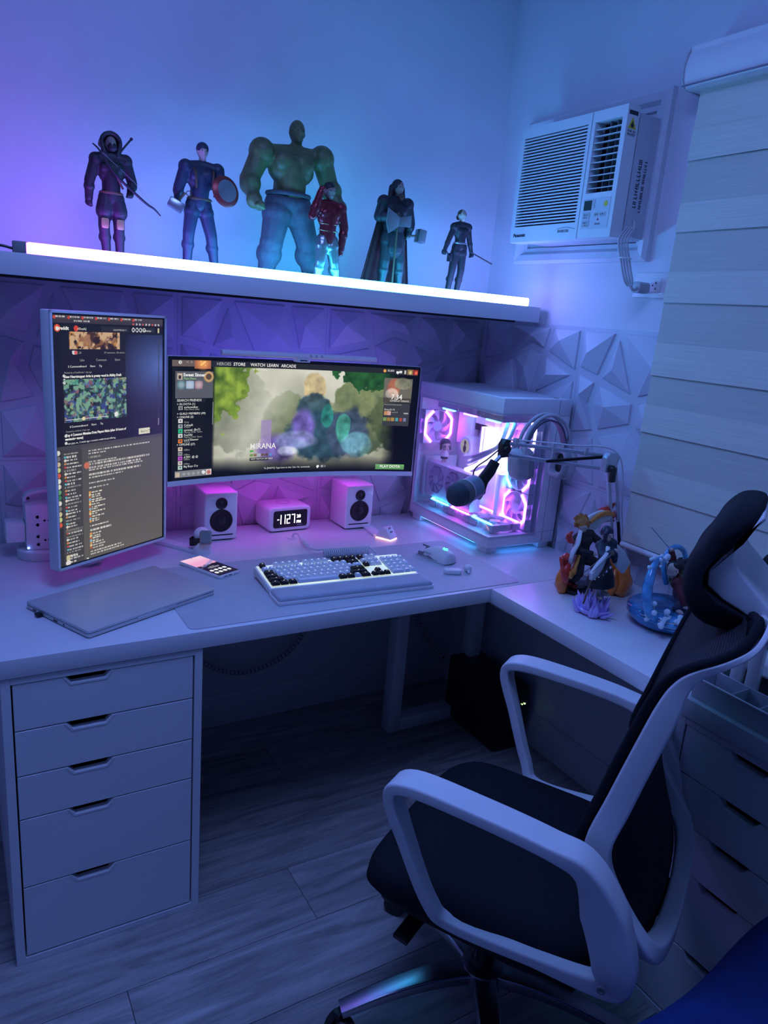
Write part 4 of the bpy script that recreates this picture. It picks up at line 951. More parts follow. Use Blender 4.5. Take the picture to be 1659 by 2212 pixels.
pp.rect(.25, .8, .40, .415, 'e8e8f0', .9); pp.rect(.30, .75, .365, .378, 'e8e8f0', .8); pp.rect(.38, .62, .44, .452, 'e8e8f0', .8)
for r_ in range(2):
    for c_ in range(4): pp.disc(.17+.21*c_, .27-.12*r_, .042, 'f4f6fa', .5, 1, .01)
pp.rect(.10, .9, .085, .10, '50525c')
scp = pp.build('screen_picture', lambda u, v: (-.0355+.071*u, -.078+.156*v, .0091), ph, 1.0, 'screen_phone')
obj('camera_hole', G().lathe([(0, .0092), (.0016, .0092), (.0016, .0095), (0, .0095)], 10, M=T((0, .073, 0))), BLACK, ph)
obj('charging_port', G().box(-.0045, .0045, -.0826, -.0818, .0032, .0056), BLACK, ph); obj('speaker_slot', G().box(-.022, -.010, -.0826, -.0818, .0036, .0052), BLACK, ph); obj('pen_cap', G().box(.014, .022, -.0828, -.0818, .0028, .0062), LGREY, ph)
ws = thing('watch_stand', 'round white watch charging stand in front of the left speaker', 'watch stand', (-1.135, -.262, .750))
obj('post', G().lathe([(0, 0), (.027, 0), (.028, .004), (.028, .030), (.026, .036), (.024, .038), (0, .038)], 32), WHITE, ws, smooth=40)
obj('dome', G().ell((0, .006, .052), (.024, .024, .024), 24, 14), WHITE, ws, smooth=80)
wt = thing('smartwatch', 'smartwatch with black band wrapped on the white stand', 'watch', (-1.135, -.262, .790), math.radians(-18))
RG = mat('watch_case', (.45, .34, .30), .25, .9)
cM = T((.010, -.026, .014)) @ RX(math.radians(52))
obj('case', G().prism(rrect(-.0175, .0175, -.021, .021, .008), -.005, .005, 'z', M=cM), RG, wt, bevel=.002)
obj('display', G().prism(rrect(-.0145, .0145, -.018, .018, .006), .005, .0056, 'z', M=cM), mat('watch_glass', (.012, .012, .02), .35), wt)
obj('band', sweep([(-.004, -.022, .002), (-.020, -.024, .000), (-.034, -.008, -.006), (-.030, .014, -.006), (-.010, .028, .002), (.012, .022, .012)], .011, .0015, lat=(0, -.3, 1)), mat('black_rubber', (.01, .01, .012), .6), wt, smooth=60)

# ================================================================== speakers
DRV = mat('driver_cone', (.006, .006, .008), .5)
def speaker(label, x):
    t = thing('desk_speaker', label, 'speaker', (x, -.112, .750), 0, 'pair of white desk speakers')
    obj('cabinet', G().box(-.052, .052, -.060, .060, .004, .156), WHITE_G, t, bevel=.006, seg=3)
    f = -.0604
    for (z, r, nm) in ((.121, .0185, 'tweeter'), (.066, .036, 'woofer')):
        M = T((0, f, z)) @ RX(math.pi/2)
        d = obj(nm, G().lathe([(0, .0008), (r*.40, .0009), (r*.55, .0012), (r*.78, .0022), (r*.86, .0038), (r*.95, .0030), (r, .0016), (r, -.001)], 32, M=M), DRV, t, smooth=60)
        obj('dust_cap', G().lathe([(r*.40, .0008), (r*.32, .0025), (r*.18, .0038), (0, .0042)], 24, M=M), BLACK, d, smooth=60)
    obj('bass_slot', G().box(-.038, .038, f-.0003, f+.001, .018, .0215), DARK, t)
    for sx_ in (-1, 1): obj('foot', G().box(sx_*.03-.01, sx_*.03+.01, -.045, .045, 0, .004), BLACK, t)
speaker('white desk speaker on the left, beside the smartwatch stand', -1.049)
speaker('white desk speaker on the right, beside the glowing computer case', -.564)

# ================================================================== alarm clock
ck = thing('alarm_clock', 'white charging alarm clock showing 11:27 between the speakers', 'clock', (-.806, -.080, .750), math.radians(4))
obj('body', G().prism(rrect(-.076, .076, .004, .086, .016), -.057, .052, 'y'), WHITE, ck, bevel=.006, seg=3)
obj('face', G().prism(rrect(-.062, .062, .016, .074, .008), -.0585, -.0555, 'y'), BLACK_G, ck, bevel=.0008, seg=1)
obj('charging_ring', G().tube([(.022*math.cos(t), .0+.022*math.sin(t), .0862) for t in np.linspace(0, 2*math.pi, 32, endpoint=False)], .0012, 6, closed=True), LGREY, ck, smooth=60)
for sx_ in (-.055, .055): obj('foot', G().box(sx_-.012, sx_+.012, -.04, .04, 0, .005), LGREY, ck)
LCD = emis('lcd_white', (.92, .95, 1.0), 2.2, True); LCDd = mat('lcd_off', (.02, .02, .022), .3)
def seg7(n, x, z, w, h, t, parent, m):
    on = {'1': 'bc', '2': 'abged', '7': 'abc', '0': 'abcdef'}[n]
    bars = dict(a=(x, x+w, z+h-t, z+h), d=(x, x+w, z, z+t), g=(x, x+w, z+h/2-t/2, z+h/2+t/2), b=(x+w-t, x+w, z+h/2, z+h), c=(x+w-t, x+w, z, z+h/2), f=(x, x+t, z+h/2, z+h), e=(x, x+t, z, z+h/2))
    g = G()
    for k in on: a, b, c, d = bars[k]; g.box(a+.0003, b-.0003, -.0596, -.0586, c+.0003, d-.0003)
    return obj('lcd_digit', g, m, parent)
face = ck
for d_, x_ in (('1', -.047), ('1', -.032), ('2', -.015), ('7', .003)): seg7(d_, x_, .029, .013, .032, .0035, ck, LCD)
obj('lcd_mark', G().box(-.049, -.042, -.0596, -.0586, .0435, .0465), LCD, ck)
text('lcd_lettering', 'FRI', .0125, frame((.022, -.0588, .029), (1, 0, 0), (0, 0, 1)), LCD, ck, bold=.0004)
text('lcd_lettering', '28', .0150, frame((.022, -.0588, .047), (1, 0, 0), (0, 0, 1)), LCD, ck, bold=.0004)
text('brand_lettering', 'MOMAX', .0055, frame((.024, -.0588, .0205), (1, 0, 0), (0, 0, 1)), LGREY, ck)

# ================================================================== keyboard, wrist rest, coiled cable
KZ = .752; KR = math.atan2(-.022, .466)
kx0, ky0 = -1.082, -.7165
rest = thing('wrist_rest', 'padded grey wrist rest along the front of the keyboard', 'wrist rest', (kx0, ky0, KZ), KR)
obj('base', G().prism(rrect(0, .452, 0, .072, .006), 0, .009, 'z'), WHITE, rest, bevel=.0015)
PAD = mat('pad_leather', (.42, .45, .54), .55, bump=.2, bscale=300)
rs = []
for k_, z_ in ((0, .009), (-.0, .014), (.004, .0185), (.012, .0205), (.030, .021)): rs.append([(p[0], p[1], z_) for p in rrect(.003+k_, .449-k_, .003+k_*.9, .069-k_*.9, .006)])
obj('pad', G().rings(rs), PAD, rest, smooth=60)
kb = thing('mechanical_keyboard', 'white mechanical keyboard with black accent keycaps on the desk mat', 'keyboard', (kx0, ky0, KZ), KR)
def kM(x, y): return T((x, y, 0))
# wedge case: rises towards the back
yk0, yk1, zf, zb = .076, .212, .016, .032
obj('case', G().prism([(yk0, 0), (yk1, .010), (yk1, zb-.002), (yk0, zf)], .004, .448, 'x'), WHITE, kb, bevel=.002)
slope = math.atan2(zb-zf, yk1-yk0)
PLT = mat('key_plate', (.7, .75, .72), .4, emit=(.80, .95, .80), es=.55)
KB = T((.004, yk0, zf)) @ RX(slope)
obj('switch_plate', G().box(.006, .438, .005, .132, -.001, .0006, M=KB), PLT, kb)
KW = mat('keycap_white', (.74, .78, .86), .4, var=.02); KK = mat('keycap_black', (.014, .012, .016), .4)
LEG = emis('legend_glow', (.9, .95, 1.0), 1.1, True)
U = .0191; kmesh = {}
def keycap(wu, black):
    key = (wu, black)
    if key in kmesh: return kmesh[key]
    w = wu*U-.0012; h = U-.0012; a = .0032; zt = .0082
    rs = [[(0, 0, 0), (w, 0, 0), (w, h, 0), (0, h, 0)], [(a*.25, a*.25, .002), (w-a*.25, a*.25, .002), (w-a*.25, h-a*.15, .002), (a*.25, h-a*.15, .002)],
          [(a, a, zt), (w-a, a, zt), (w-a, h-a*.55, zt+.0006), (a, h-a*.55, zt+.0006)]]
    g = G().rings(rs); me = mesh_of('keycap', g, KK if black else KW)
    bm = bmesh.new(); bm.from_mesh(me); bmesh.ops.bevel(bm, geom=[e for e in bm.edges], offset=.0007, segments=1, affect='EDGES'); bm.to_mesh(me); bm.free(); me.update()
    kmesh[key] = me; return me
lmesh = None
def key(x, row, wu=1, black=False, legend=True, hu=1):
    global lmesh
    y = .007+row*U+(.004 if row == 5 else 0); tilt = (-.10, -.07, -.02, .02, .05, .07)[row]; lift = (.0045, .0042, .004, .0042, .0048, .0052)[row]
    if hu == 2: me = None
    M = KB @ T((x, y, lift)) @ RX(tilt)
    o = obj('keycap', None, None, kb, me=keycap(wu, black)); o.matrix_local = M
    if hu == 2: o.matrix_local = M @ Matrix.Diagonal((1, 2.03, 1, 1))
    if legend:
        if lmesh is None: lmesh = mesh_of('legend', G().box(0, .0032, 0, .0016, 0, .0002), LEG)
        l = obj('legend', None, None, o, me=lmesh); l.location = ((wu*U-.0012)/2-.0016, .0105, .0087)
x0k = .0085
# rows from the front: 0 bottom row .. 5 function row
x = x0k
for w, b in ((1.25, 1), (1.25, 1), (1.25, 1), (6.25, 0), (1.25, 1), (1.25, 1), (1.0, 0), (1.5, 1)): key(x, 0, w, bool(b), w < 6); x += w*U
x = x0k
for w, b in [(2.25, 1)]+[(1, 0)]*10+[(2.75, 1)]: key(x, 1, w, bool(b)); x += w*U
x = x0k
for w, b in [(1.75, 1)]+[(1, 0)]*11+[(2.25, 1)]: key(x, 2, w, bool(b)); x += w*U
x = x0k
for w, b in [(1.5, 1)]+[(1, 0)]*12+[(1.5, 0)]: key(x, 3, w, bool(b)); x += w*U
x = x0k
for w, b in [(1, 0)]*13+[(2, 1)]: key(x, 4, w, bool(b)); x += w*U
key(x0k, 5, 1, True)
for gi, gx in enumerate((2, 6.5, 11)):
    for k in range(4): key(x0k+(gx+k)*U, 5, 1, gi == 2)
nx_ = x0k+15.25*U
for k in range(3):
    key(nx_+k*U, 5, 1, k == 0); key(nx_+k*U, 4, 1, False); key(nx_+k*U, 3, 1, k == 0); key(nx_+k*U, 0, 1, True)
key(nx_+U, 1, 1, True)
px_ = nx_+3.25*U
for r in (4, 3, 2, 1, 0):
    for k in range(3):
        if r == 0 and k == 1: continue
        if r == 0 and k == 0: key(px_, 0, 2, False); continue
        key(px_+k*U, r, 1, False)
key(px_+3*U, 4, 1, False); key(px_+3*U, 2, 1, False, hu=2); key(px_+3*U, 0, 1, False, hu=2)
cc = mat('cable_white', (.68, .69, .76), .5)
cb_ = thing('coiled_cable', 'coiled white keyboard cable behind the keyboard', 'cable', (-.75, -.40, .750))
C0 = (-.75, -.40, .750)
A_ = Vector((-.812, -.412, .766)); B_ = Vector((-.668, -.428, .766)); ax = (B_-A_); Ln = ax.length; ax.normalize(); up_ = Vector((0, 0, 1)); sd_ = ax.cross(up_)
coil = [A_+ax*(Ln*i/(22*12))+(up_*math.cos(2*math.pi*i/12)+sd_*math.sin(2*math.pi*i/12))*.0115 for i in range(22*12+1)]
obj('coil', off(G().tube(coil, .0024, 6), C0), cc, cb_, smooth=70)
obj('lead', off(G().tube(spline([tuple(coil[0]), (-.822, -.385, .768), (-.828, -.352, .763), (-.826, -.325, .762)], 6), .0028, 8), C0), cc, cb_, smooth=70)
con = G(); p_, q_ = Vector((-.827, -.332, .762)), Vector((-.816, -.250, .764)); d_ = q_-p_
con.tube([p_+d_*t for t in (0, .1, .1, .42, .42, .5, .5, .62, .62, .9, .9, 1)], [.003, .003, .0062, .0062, .007, .007, .0062, .0062, .0052, .0048, .003, .0028], 14)
obj('connector', off(con, C0), WHITE, cb_, smooth=35)
obj('lead', off(G().tube(spline([tuple(q_), (-.812, -.222, .768), (-.817, -.204, .764), (-.822, -.202, .752)], 6), .0028, 8), C0), cc, cb_, smooth=70)
obj('lead', off(G().tube(spline([tuple(coil[-1]), (-.655, -.44, .768), (-.66, -.475, .766), (-.70, -.497, .768), (-.72, -.505, .770)], 6), .0024, 8), C0), cc, cb_, smooth=70)

# ================================================================== mouse, dock, earbuds
ms = thing('gaming_mouse', 'white wireless gaming mouse with a glowing green emblem', 'mouse', (-.478, -.528, .752), math.radians(12))
def mouse_shell():
    rs = []; N = 22
    for i in range(N+1):
        t = i/N; y = -.062+.126*t   # back (palm) to front
        w = .031*(1-abs(2*t-.9)**4*.35)*(1-.10*math.exp(-((t-.62)/.15)**2)); hgt = .040*math.sin(math.pi*min(1, max(0.02, (t*.93+.10))))**.62*(1-.28*t)+.004
        if i == 0: w *= .55; hgt *= .6
        if i == N: w *= .93; hgt *= .9
        ring = []
        for k in range(21):
            a = math.pi*k/20; ring.append((math.cos(a)*w*(1 if 0 < k < 20 else .98), y, .003+hgt*math.sin(a)**.75))
        rs.append(ring)
    return G().rings(rs)
obj('shell', mouse_shell(), WHITE, ms, smooth=50)
obj('underside', G().prism([(-.028, -.055), (.028, -.055), (.031, .0), (.029, .062), (-.029, .062), (-.031, 0)], 0, .004, 'z'), LGREY, ms)
for sx_ in (-1, 1): obj('side_grip', G().grid(lambda u, v: (sx_*(.0306-.003*v-.0025*math.exp(-((u-.62)/.2)**2)), -.030+.085*u, .006+.016*v*(1-.35*u)), 10, 4), mat('grip_grey', (.20, .21, .25), .8), ms)
obj('side_button', G().box(-.0322, -.029, .0, .030, .021, .0245), LGREY, ms, bevel=.001)
obj('scroll_wheel', G().lathe([(0, -.003), (.008, -.003), (.009, 0), (.008, .003), (0, .003)], 18, M=T((0, .043, .0175)) @ RY(math.pi/2)), BLACK, ms, smooth=40)
obj('button_split', G().box(-.0006, .0006, .03, .064, .026, .0315), GREY, ms)
# emblem: three interlaced curls, built as small curved strokes
EM = emis('emblem_green', (.10, 1.0, .55), 2.2, True); eg = G()
def shell_z(x, y):
    t = (y+.062)/.126; w = .031*(1-abs(2*t-.9)**4*.35); hgt = .040*math.sin(math.pi*min(1, max(.02, t*.93+.10)))**.62*(1-.28*t)+.004
    c = max(-1, min(1, x/w)); return .003+hgt*math.sin(math.acos(c))**.75+.0006
for st in ([(-.009, -.030), (-.004, -.026), (.000, -.028), (.002, -.033), (.001, -.037)], [(.009, -.028), (.005, -.033), (.000, -.034), (-.003, -.030), (-.002, -.024)], [(.000, -.041), (-.003, -.036), (-.001, -.031), (.004, -.030), (.009, -.033)], [(-.008, -.036), (-.004, -.033)], [(.002, -.022), (.003, -.026)]):
    eg.tube(spline([(a, b, shell_z(a, b)) for a, b in st], 4), .0011, 6)
obj('emblem', eg, EM, ms, smooth=60)
dk = thing('mouse_dock', 'small white mouse charging dock with a warm glowing base', 'charging dock', (-.520, -.290, .750), math.radians(-62))
obj('glow_base', G().prism(rrect(-.030, .030, -.022, .022, .004), 0, .004, 'z'), emis('dock_glow', (1.0, .45, .42), 2.6), dk)
obj('wedge', G().prism([(-.029, .004), (.029, .004), (.029, .008), (.006, .040), (-.006, .040), (-.029, .010)], -.021, .021, 'y'), WHITE, dk, bevel=.002)
for y_ in (-.004, .004): obj('contact', G().box(.0165, .0185, y_-.0015, y_+.0015, .022, .028), BLACK, dk)
obj('magnet_pad', G().box(.008, .0105, -.006, .006, .033, .039), GREY, dk)
eb = thing('earbud_case', 'small white open earbud case beside the mouse', 'earbud case', (-.505, -.655, .752), math.radians(-25))
obj('case_half', G().prism(rrect(-.030, .022, -.014, .014, .010), 0, .014, 'z'), WHITE, eb, bevel=.004, seg=3)
ez = thing('earbud', 'single white earbud lying next to its case on the mat', 'earbud', (-.455, -.655, .752), math.radians(35))
obj('bud', G().ell((0, 0, .011), (.014, .012, .011), 16, 10), WHITE, ez, smooth=80)
obj('stem', G().cap((-.004, -.004, .008), (-.018, -.010, .005), .005, .004), WHITE, ez, smooth=80)

# ================================================================== power tower on the left
pt = thing('power_tower', 'white power outlet tower on a round base behind the tall monitor', 'power tower', (-1.555, -.160, .750))
obj('round_base', G().lathe([(0, 0), (.058, 0), (.060, .003), (.060, .024), (.056, .028), (0, .028)], 40), WHITE, pt, smooth=40)
obj('tower', G().box(-.038, .052, -.040, .040, .028, .155), WHITE, pt, bevel=.004)
obj('handle', sweep([(-.036, .0, .158), (-.036, .0, .166), (-.020, .0, .180), (.03, .0, .188), (.07, 0, .188)], .016, .004, lat=(0, 1, 0)), WHITE, pt, smooth=50)
obj('handle_pivot', G().lathe([(0, 0), (.004, 0), (.004, .002), (0, .002)], 14, M=T((-.028, -.016, .168)) @ RX(math.pi/2)), BLACK, pt)
for z in (.055, .110):
    for dz in (-.011, .011): obj('outlet_slot', G().box(-.012, -.006, -.0408, -.0398, z+dz-.004, z+dz+.004).box(-.014, -.009, -.0408, -.0398, z+dz-.0015, z+dz+.0015), DARK, pt)
    for dx in (.008, .018): obj('outlet_hole', G().lathe([(0, 0), (.003, 0), (.003, .001), (0, .001)], 10, M=T((dx, -.0396, z)) @ RX(math.pi/2)), DARK, pt)
    obj('outlet_hole', G().box(.026, .036, -.0408, -.0398, z-.0015, z+.0015), DARK, pt)
obj('plug_adapter', G().box(-.086, -.038, -.032, .026, .050, .105), WHITE, pt, bevel=.005)
obj('indicator_light', G().ell((-.034, -.041, .036), (.003, .0015, .002)), emis('blue_led', (.15, .3, 1.0), 12, True), pt)
# ================================================================== glass computer case
PCO = (-.1535, -.3075, .750)
pc = thing('computer_case', 'white glass-sided computer case glowing violet and cyan on the desk', 'computer', PCO)
PW = mat('case_white', (.80, .80, .86), .35, var=.02); GLS = glassm('case_glass', (.95, .95, 1.0), .0, .35)
hx_, hy_ = .1415, .2325; zb_, zt_ = .022, .502
obj('bottom_frame', G().box(-hx_, hx_, -hy_, hy_, zb_, .060), PW, pc, bevel=.002)
obj('top_panel', G().box(-hx_, hx_, -hy_, hy_, .448, zt_), PW, pc, bevel=.002)
TM = mat('top_mesh', (.55, .56, .64), .6, bump=.8, bscale=900)
obj('top_mesh', G().box(-hx_+.02, hx_-.02, -hy_+.05, hy_-.02, zt_-.001, zt_+.0012), TM, pc)
obj('front_logo', G().box(.085, .105, -hy_+.025, -hy_+.030, zt_+.001, zt_+.0025), CHROME, pc)
obj('rear_panel', G().box(-hx_, hx_, hy_-.004, hy_, .060, .448), PW, pc)
obj('rear_pillar', G().box(-hx_, -hx_+.012, hy_-.018, hy_, .060, .448), PW, pc)
obj('side_chamber', G().box(.060, hx_, -hy_, hy_-.004, .060, .448), PW, pc, bevel=.002)
obj('chamber_seam', G().box(.0885, .0895, -hy_-.0008, -hy_+.001, .028, .498), GREY, pc)
obj('tray', G().box(.040, .044, -hy_+.01, hy_-.004, .060, .448), PW, pc)
obj('glass_side', G().box(-hx_-.001, -hx_+.002, -hy_+.001, hy_-.018, .052, .456), GLS, pc)
obj('glass_front', G().box(-hx_+.002, .058, -hy_-.001, -hy_+.002, .052, .456), GLS, pc)
for sx_ in (-1, 1):
    for sy_ in (-1, 1): obj('foot', G().box(sx_*.112-.022, sx_*.112+.022, sy_*.195-.026, sy_*.195+.026, 0, .023), PW, pc, bevel=.003)
LM = emis('led_magenta', (.75, .09, 1.0), 24.0); LC = emis('led_cyan', (.05, .48, 1.0), 24.0); LV = emis('led_violet', (.42, .10, 1.0), 24.0); LWh = emis('led_white', (.55, .45, 1.0), 9.0)
FANM = mat('fan_blade', (.62, .60, .72), .4, var=.03)
def fan(M, leds, size=.12):
    """octagonal-ring fan, axis along local z of M"""
    s = size/2; k = s*.92
    f = G()
    outer = rrect(-s, s, -s, s, .006, 2); oc = [(k*math.cos(math.radians(22.5+45*i))/math.cos(math.pi/8)*.97, k*math.sin(math.radians(22.5+45*i))/math.cos(math.pi/8)*.97) for i in range(8)]
    # frame as four corner gussets + rim
    for sx_ in (-1, 1):
        for sy_ in (-1, 1): f.prism([(sx_*s, sy_*s), (sx_*s, sy_*s*.42), (sx_*s*.42, sy_*s)], -.0125, .0105, 'z', M=M)
    ring_o = [Vector((math.cos(2*math.pi*i/32)*s*.99, math.sin(2*math.pi*i/32)*s*.99, 0)) for i in range(32)]
    f.rings([[M @ Vector((p.x*a, p.y*a, z)) for p in ring_o] for a, z in ((1, -.012), (1, .010), (.955, .010), (.955, -.012))], closed=True)
    o = obj('fan_frame', f, PW, pc)
    hub = G().lathe([(0, .009), (.018, .008), (.020, .002), (.020, -.010), (0, -.010)], 20, M=M); obj('fan_hub', hub, FANM, o, smooth=40)
    for i in range(7):
        a = 2*math.pi*i/7; g = G()
        def P(u, v): r = .019+u*(s*.93-.019); th = a+u*.55+v*.62; return M @ Vector((r*math.cos(th), r*math.sin(th), -.007+.013*v))
        g.grid(P, 5, 3); obj('fan_blade', g, FANM, o, smooth=60)
    for (x0, y0, x1, y1), m in leds:
        p, q = Vector((x0*s, y0*s, .011)), Vector((x1*s, y1*s, .011)); d = (q-p).normalized(); n_ = Vector((-d.y, d.x, 0))*.0042; z = Vector((0, 0, .0035))
        v = [M @ w for w in (p-n_, q-n_, q+n_, p+n_, p-n_+z, q-n_+z, q+n_+z, p+n_+z)]
        obj('led_bar', G().add(v, [(3, 2, 1, 0), (4, 5, 6, 7), (0, 1, 5, 4), (1, 2, 6, 5), (2, 3, 7, 6), (3, 0, 4, 7)]), m, o)
    return o
SIDES = lambda a, b: [((-.93, -.45, -.93, .45), a), ((-.93, .45, -.45, .93), a), ((.93, -.45, .93, .45), b), ((.93, .45, .45, .93), b), ((-.93, -.45, -.45, -.93), a), ((.93, -.45, .45, -.93), b)]
# rear fan faces the front; bottom fans face up; side fans face the glass
fan(frame((-.076, hy_-.028, .345), (1, 0, 0), (0, 0, 1)), SIDES(LV, LM))
for i, y in enumerate((-.150, -.028, .094)):
    a = (LC, LM, LC)[i]; b = (LV, LM, LC)[i]
    fan(frame((-.050, y, .078), (1, 0, 0), (0, 1, 0)), [((-.95, -.80, -.95, .80), a), ((.95, -.80, .95, .80), b), ((-.95, .80, -.70, .98), a)])
for i, z in enumerate((.127, .249, .371)):
    a = (LM, LC, LM)[i]; b = (LV, LV, LWh)[i]
    fan(frame((.028, -.160, z), (0, -1, 0), (0, 0, 1)), [((-.93, -.45, -.93, .45), a), ((-.93, .45, -.5, .9), a), ((.93, -.45, .93, .45), b), ((.93, .45, .5, .9), b), ((-.93, -.45, -.5, -.9), a), ((.93, -.45, .5, -.9), b)])
for i, y in enumerate((-.150, -.028, .094)):
    m = (LC, LM, LC)[i]
    tf = obj('top_fan_frame', G().box(-.115, .030, y-.058, y+.058, .424, .446), PW, pc)
    for x in (-.108, -.055): obj('led_bar', G().box(x-.005, x+.005, y-.032, y+.032, .418, .425), m, tf)
# motherboard, cooler block, memory, cables
PCB = mat('board_white', (.70, .70, .78), .5); mb = obj('motherboard', G().box(.034, .040, -.085, .195, .115, .415), PCB, pc)
obj('heatsink', G().box(.004, .034, .095, .185, .29, .41), PW, mb, bevel=.004); obj('heatsink', G().box(.008, .034, -.02, .09, .375, .412), PW, mb, bevel=.004)
obj('chip_cover', G().box(.022, .034, .02, .15, .13, .20), PW, mb, bevel=.003); obj('dark_vrm', G().box(.014, .034, .055, .095, .352, .378), BLACK, mb)
for k in range(4): obj('memory_module', G().box(-.008, .034, -.002-.009*k+.03, .003-.009*k+.03, .245, .372), LWh if k in (1, 3) else PW, mb)
obj('lit_block', G().box(-.004, .026, -.100, -.035, .262, .362), LWh, mb, bevel=.003)  # glowing box standing in for the brightly lit radiator and memory
pu = obj('pump', G().lathe([(0, 0), (.036, 0), (.037, .004), (.037, .050), (.034, .054), (.026, .054), (.026, .052), (0, .052)], 36, M=frame((.034, .098, .290), (0, 1, 0), (0, 0, 1)) @ RX(math.pi)), PW, pc, smooth=40)
obj('pump_display', G().lathe([(0, 0), (.026, 0), (.026, .001), (0, .001)], 30, M=frame((-.0185, .098, .290), (0, -1, 0), (0, 0, 1))), emis('pump_screen', (.75, .68, .6), .7), pu)
obj('pump_emblem', G().ell((-.0205, .098, .281), (.0015, .009, .014), 12, 8).ell((-.0205, .098, .302), (.0015, .006, .009), 12, 8), BLACK, pu)
TUB = mat('coolant_tube', (.66, .66, .78), .45)
for k in range(2):
    obj('coolant_tube', G().tube(spline([(-.010, .085-.02*k, .268-.012*k), (-.045, .060-.02*k, .258-.018*k), (-.062, -.02, .280-.016*k), (-.060, -.12, .325), (-.045, -.165+.03*k, .365), (-.035, -.178+.035*k, .44)], 8), .0068, 10), TUB, pc, smooth=70)
obj('cable_bundle', G().tube(spline([(.03, -.03, .25), (-.02, -.02, .255), (-.055, .0, .235), (-.065, .02, .222)], 6), .008, 8).tube(spline([(.03, -.045, .235), (-.02, -.04, .235), (-.06, -.02, .215)], 6), .007, 8), LWh, pc, smooth=70)
# graphics card, mounted upright with its fans to the glass
gp = obj('graphics_card', G().box(-.105, -.060, -.075, .195, .095, .222), PW, pc, bevel=.004)
for y in (.132, .030, -.050):
    M = frame((-.1055, y, .164), (0, -1, 0), (0, 0, 1))
    oct_ = [(.047*math.cos(math.radians(22.5+45*i)), .052*math.sin(math.radians(22.5+45*i))) for i in range(8)]
    obj('card_fan_well', G().prism(oct_, -.001, .0008, 'z', M=M), mat('well_violet', (.30, .24, .40), .5), gp)
    obj('card_fan_hub', G().lathe([(0, .004), (.014, .0035), (.015, 0), (0, 0)], 18, M=M), PW, gp, smooth=40)
    for i in range(9):
        a = 2*math.pi*i/9; g = G(); g.grid(lambda u, v: M @ Vector(((.014+.030*u)*math.cos(a+u*.5+v*.5), (.014+.030*u)*math.sin(a+u*.5+v*.5), .001+.002*v)), 3, 2); obj('card_blade', g, FANM, gp)
obj('card_bracket', G().box(-.110, .03, hy_-.03, hy_-.02, .088, .235), PW, pc)
obj('power_shroud', G().box(-.01, .040, -.105, -.085, .062, .23), PW, pc, bevel=.003)
obj('added_underglow', G().box(-hx_+.006, -hx_+.010, -.16, .16, .0195, .0222), emis_ramp('underglow', 'Y', -.16, .16, [(0, (.05, .45, 1.0)), (.35, (.10, .30, 1.0)), (.55, (.60, .12, 1.0)), (1, (.06, .40, 1.0))], 9.0), pc)  # added strips, standing in for bottom fan light spilling onto the desk
obj('added_underglow', G().box(-.08, .08, -hy_+.008, -hy_+.012, .0195, .0222), emis('underglow_front', (.06, .30, 1.0), 7.0), pc)
# hook for the headset
obj('headset_hook', G().box(.012, .028, -.262, -.2325, .440, .450).box(.012, .028, -.266, -.262, .440, .462), WHITE, pc, bevel=.001)

# ================================================================== headset hanging in front of the case
hw = mat('headset_grey', (.50, .50, .56), .5); cu_ = mat('cushion_grey', (.34, .34, .39), .9, bump=.3, bscale=700)
hd = thing('headset', 'pale grey gaming headset hanging on the front of the computer case', 'headset', (-.185, -.622, 1.068), math.radians(-6))
band = [(.090*math.cos(a)*1.0, 0, .030+.118*math.sin(a)) for a in np.linspace(0, math.pi, 25)]
for dy in (-.013, .013):
    obj('headband_rail', G().tube([(p[0], p[1]+dy, p[2]) for p in band], .0055, 8), hw, hd, smooth=70)
obj('suspension_strap', sweep([(.075, 0, .055), (.045, 0, .112), (0, 0, .132), (-.045, 0, .112), (-.075, 0, .055)], .014, .0025, lat=(0, 1, 0)), mat('strap_plum', (.10, .07, .14), .6), hd, smooth=60)
for s in (-1, 1):
    M = T((s*.086, 0, -.005)) @ RY(s*math.radians(8))
    y_ = obj('yoke', sweep([(s*.088, -.030, .01), (s*.094, -.028, .045), (s*.092, 0, .062), (s*.094, .028, .045), (s*.088, .030, .01)], .004, .007, lat=(1, 0, 0)), hw, hd, smooth=60)
    cup = [(p[0]*.036, p[1]*.048) for p in [(math.cos(t), math.sin(t)) for t in np.linspace(0, 2*math.pi, 28, endpoint=False)]]
    cup = rrect(-.036, .036, -.048, .048, .026, 6)
    oc = obj('ear_cup', G().rings([[M @ Vector((s*x, p[0]*k, p[1]*k)) for p in cup] for x, k in ((-.010, 1.0), (.004, 1.0), (.018, .92), (.024, .74))]), hw, hd, smooth=45)
    obj('accent_line', G().tube([M @ Vector((s*.0235, -.012, .02)), M @ Vector((s*.0235, .012, .02)), M @ Vector((s*.0235, .012, -.02))], .0008, 5), BLACK, oc)
    rs = []
    for x, k0 in ((-.010, 1.0), (-.022, 1.02), (-.031, .95), (-.033, .80), (-.029, .66), (-.016, .60)): rs.append([M @ Vector((s*x, p[0]*k0, p[1]*k0)) for p in cup])
    obj('ear_cushion', G().rings(rs, caps=False), cu_, hd, smooth=70)
    obj('ear_lining', G().prism([(p[0]*.7, p[1]*.7) for p in cup], -.016*s, -.013*s, 'x', M=M), BLACK, hd)

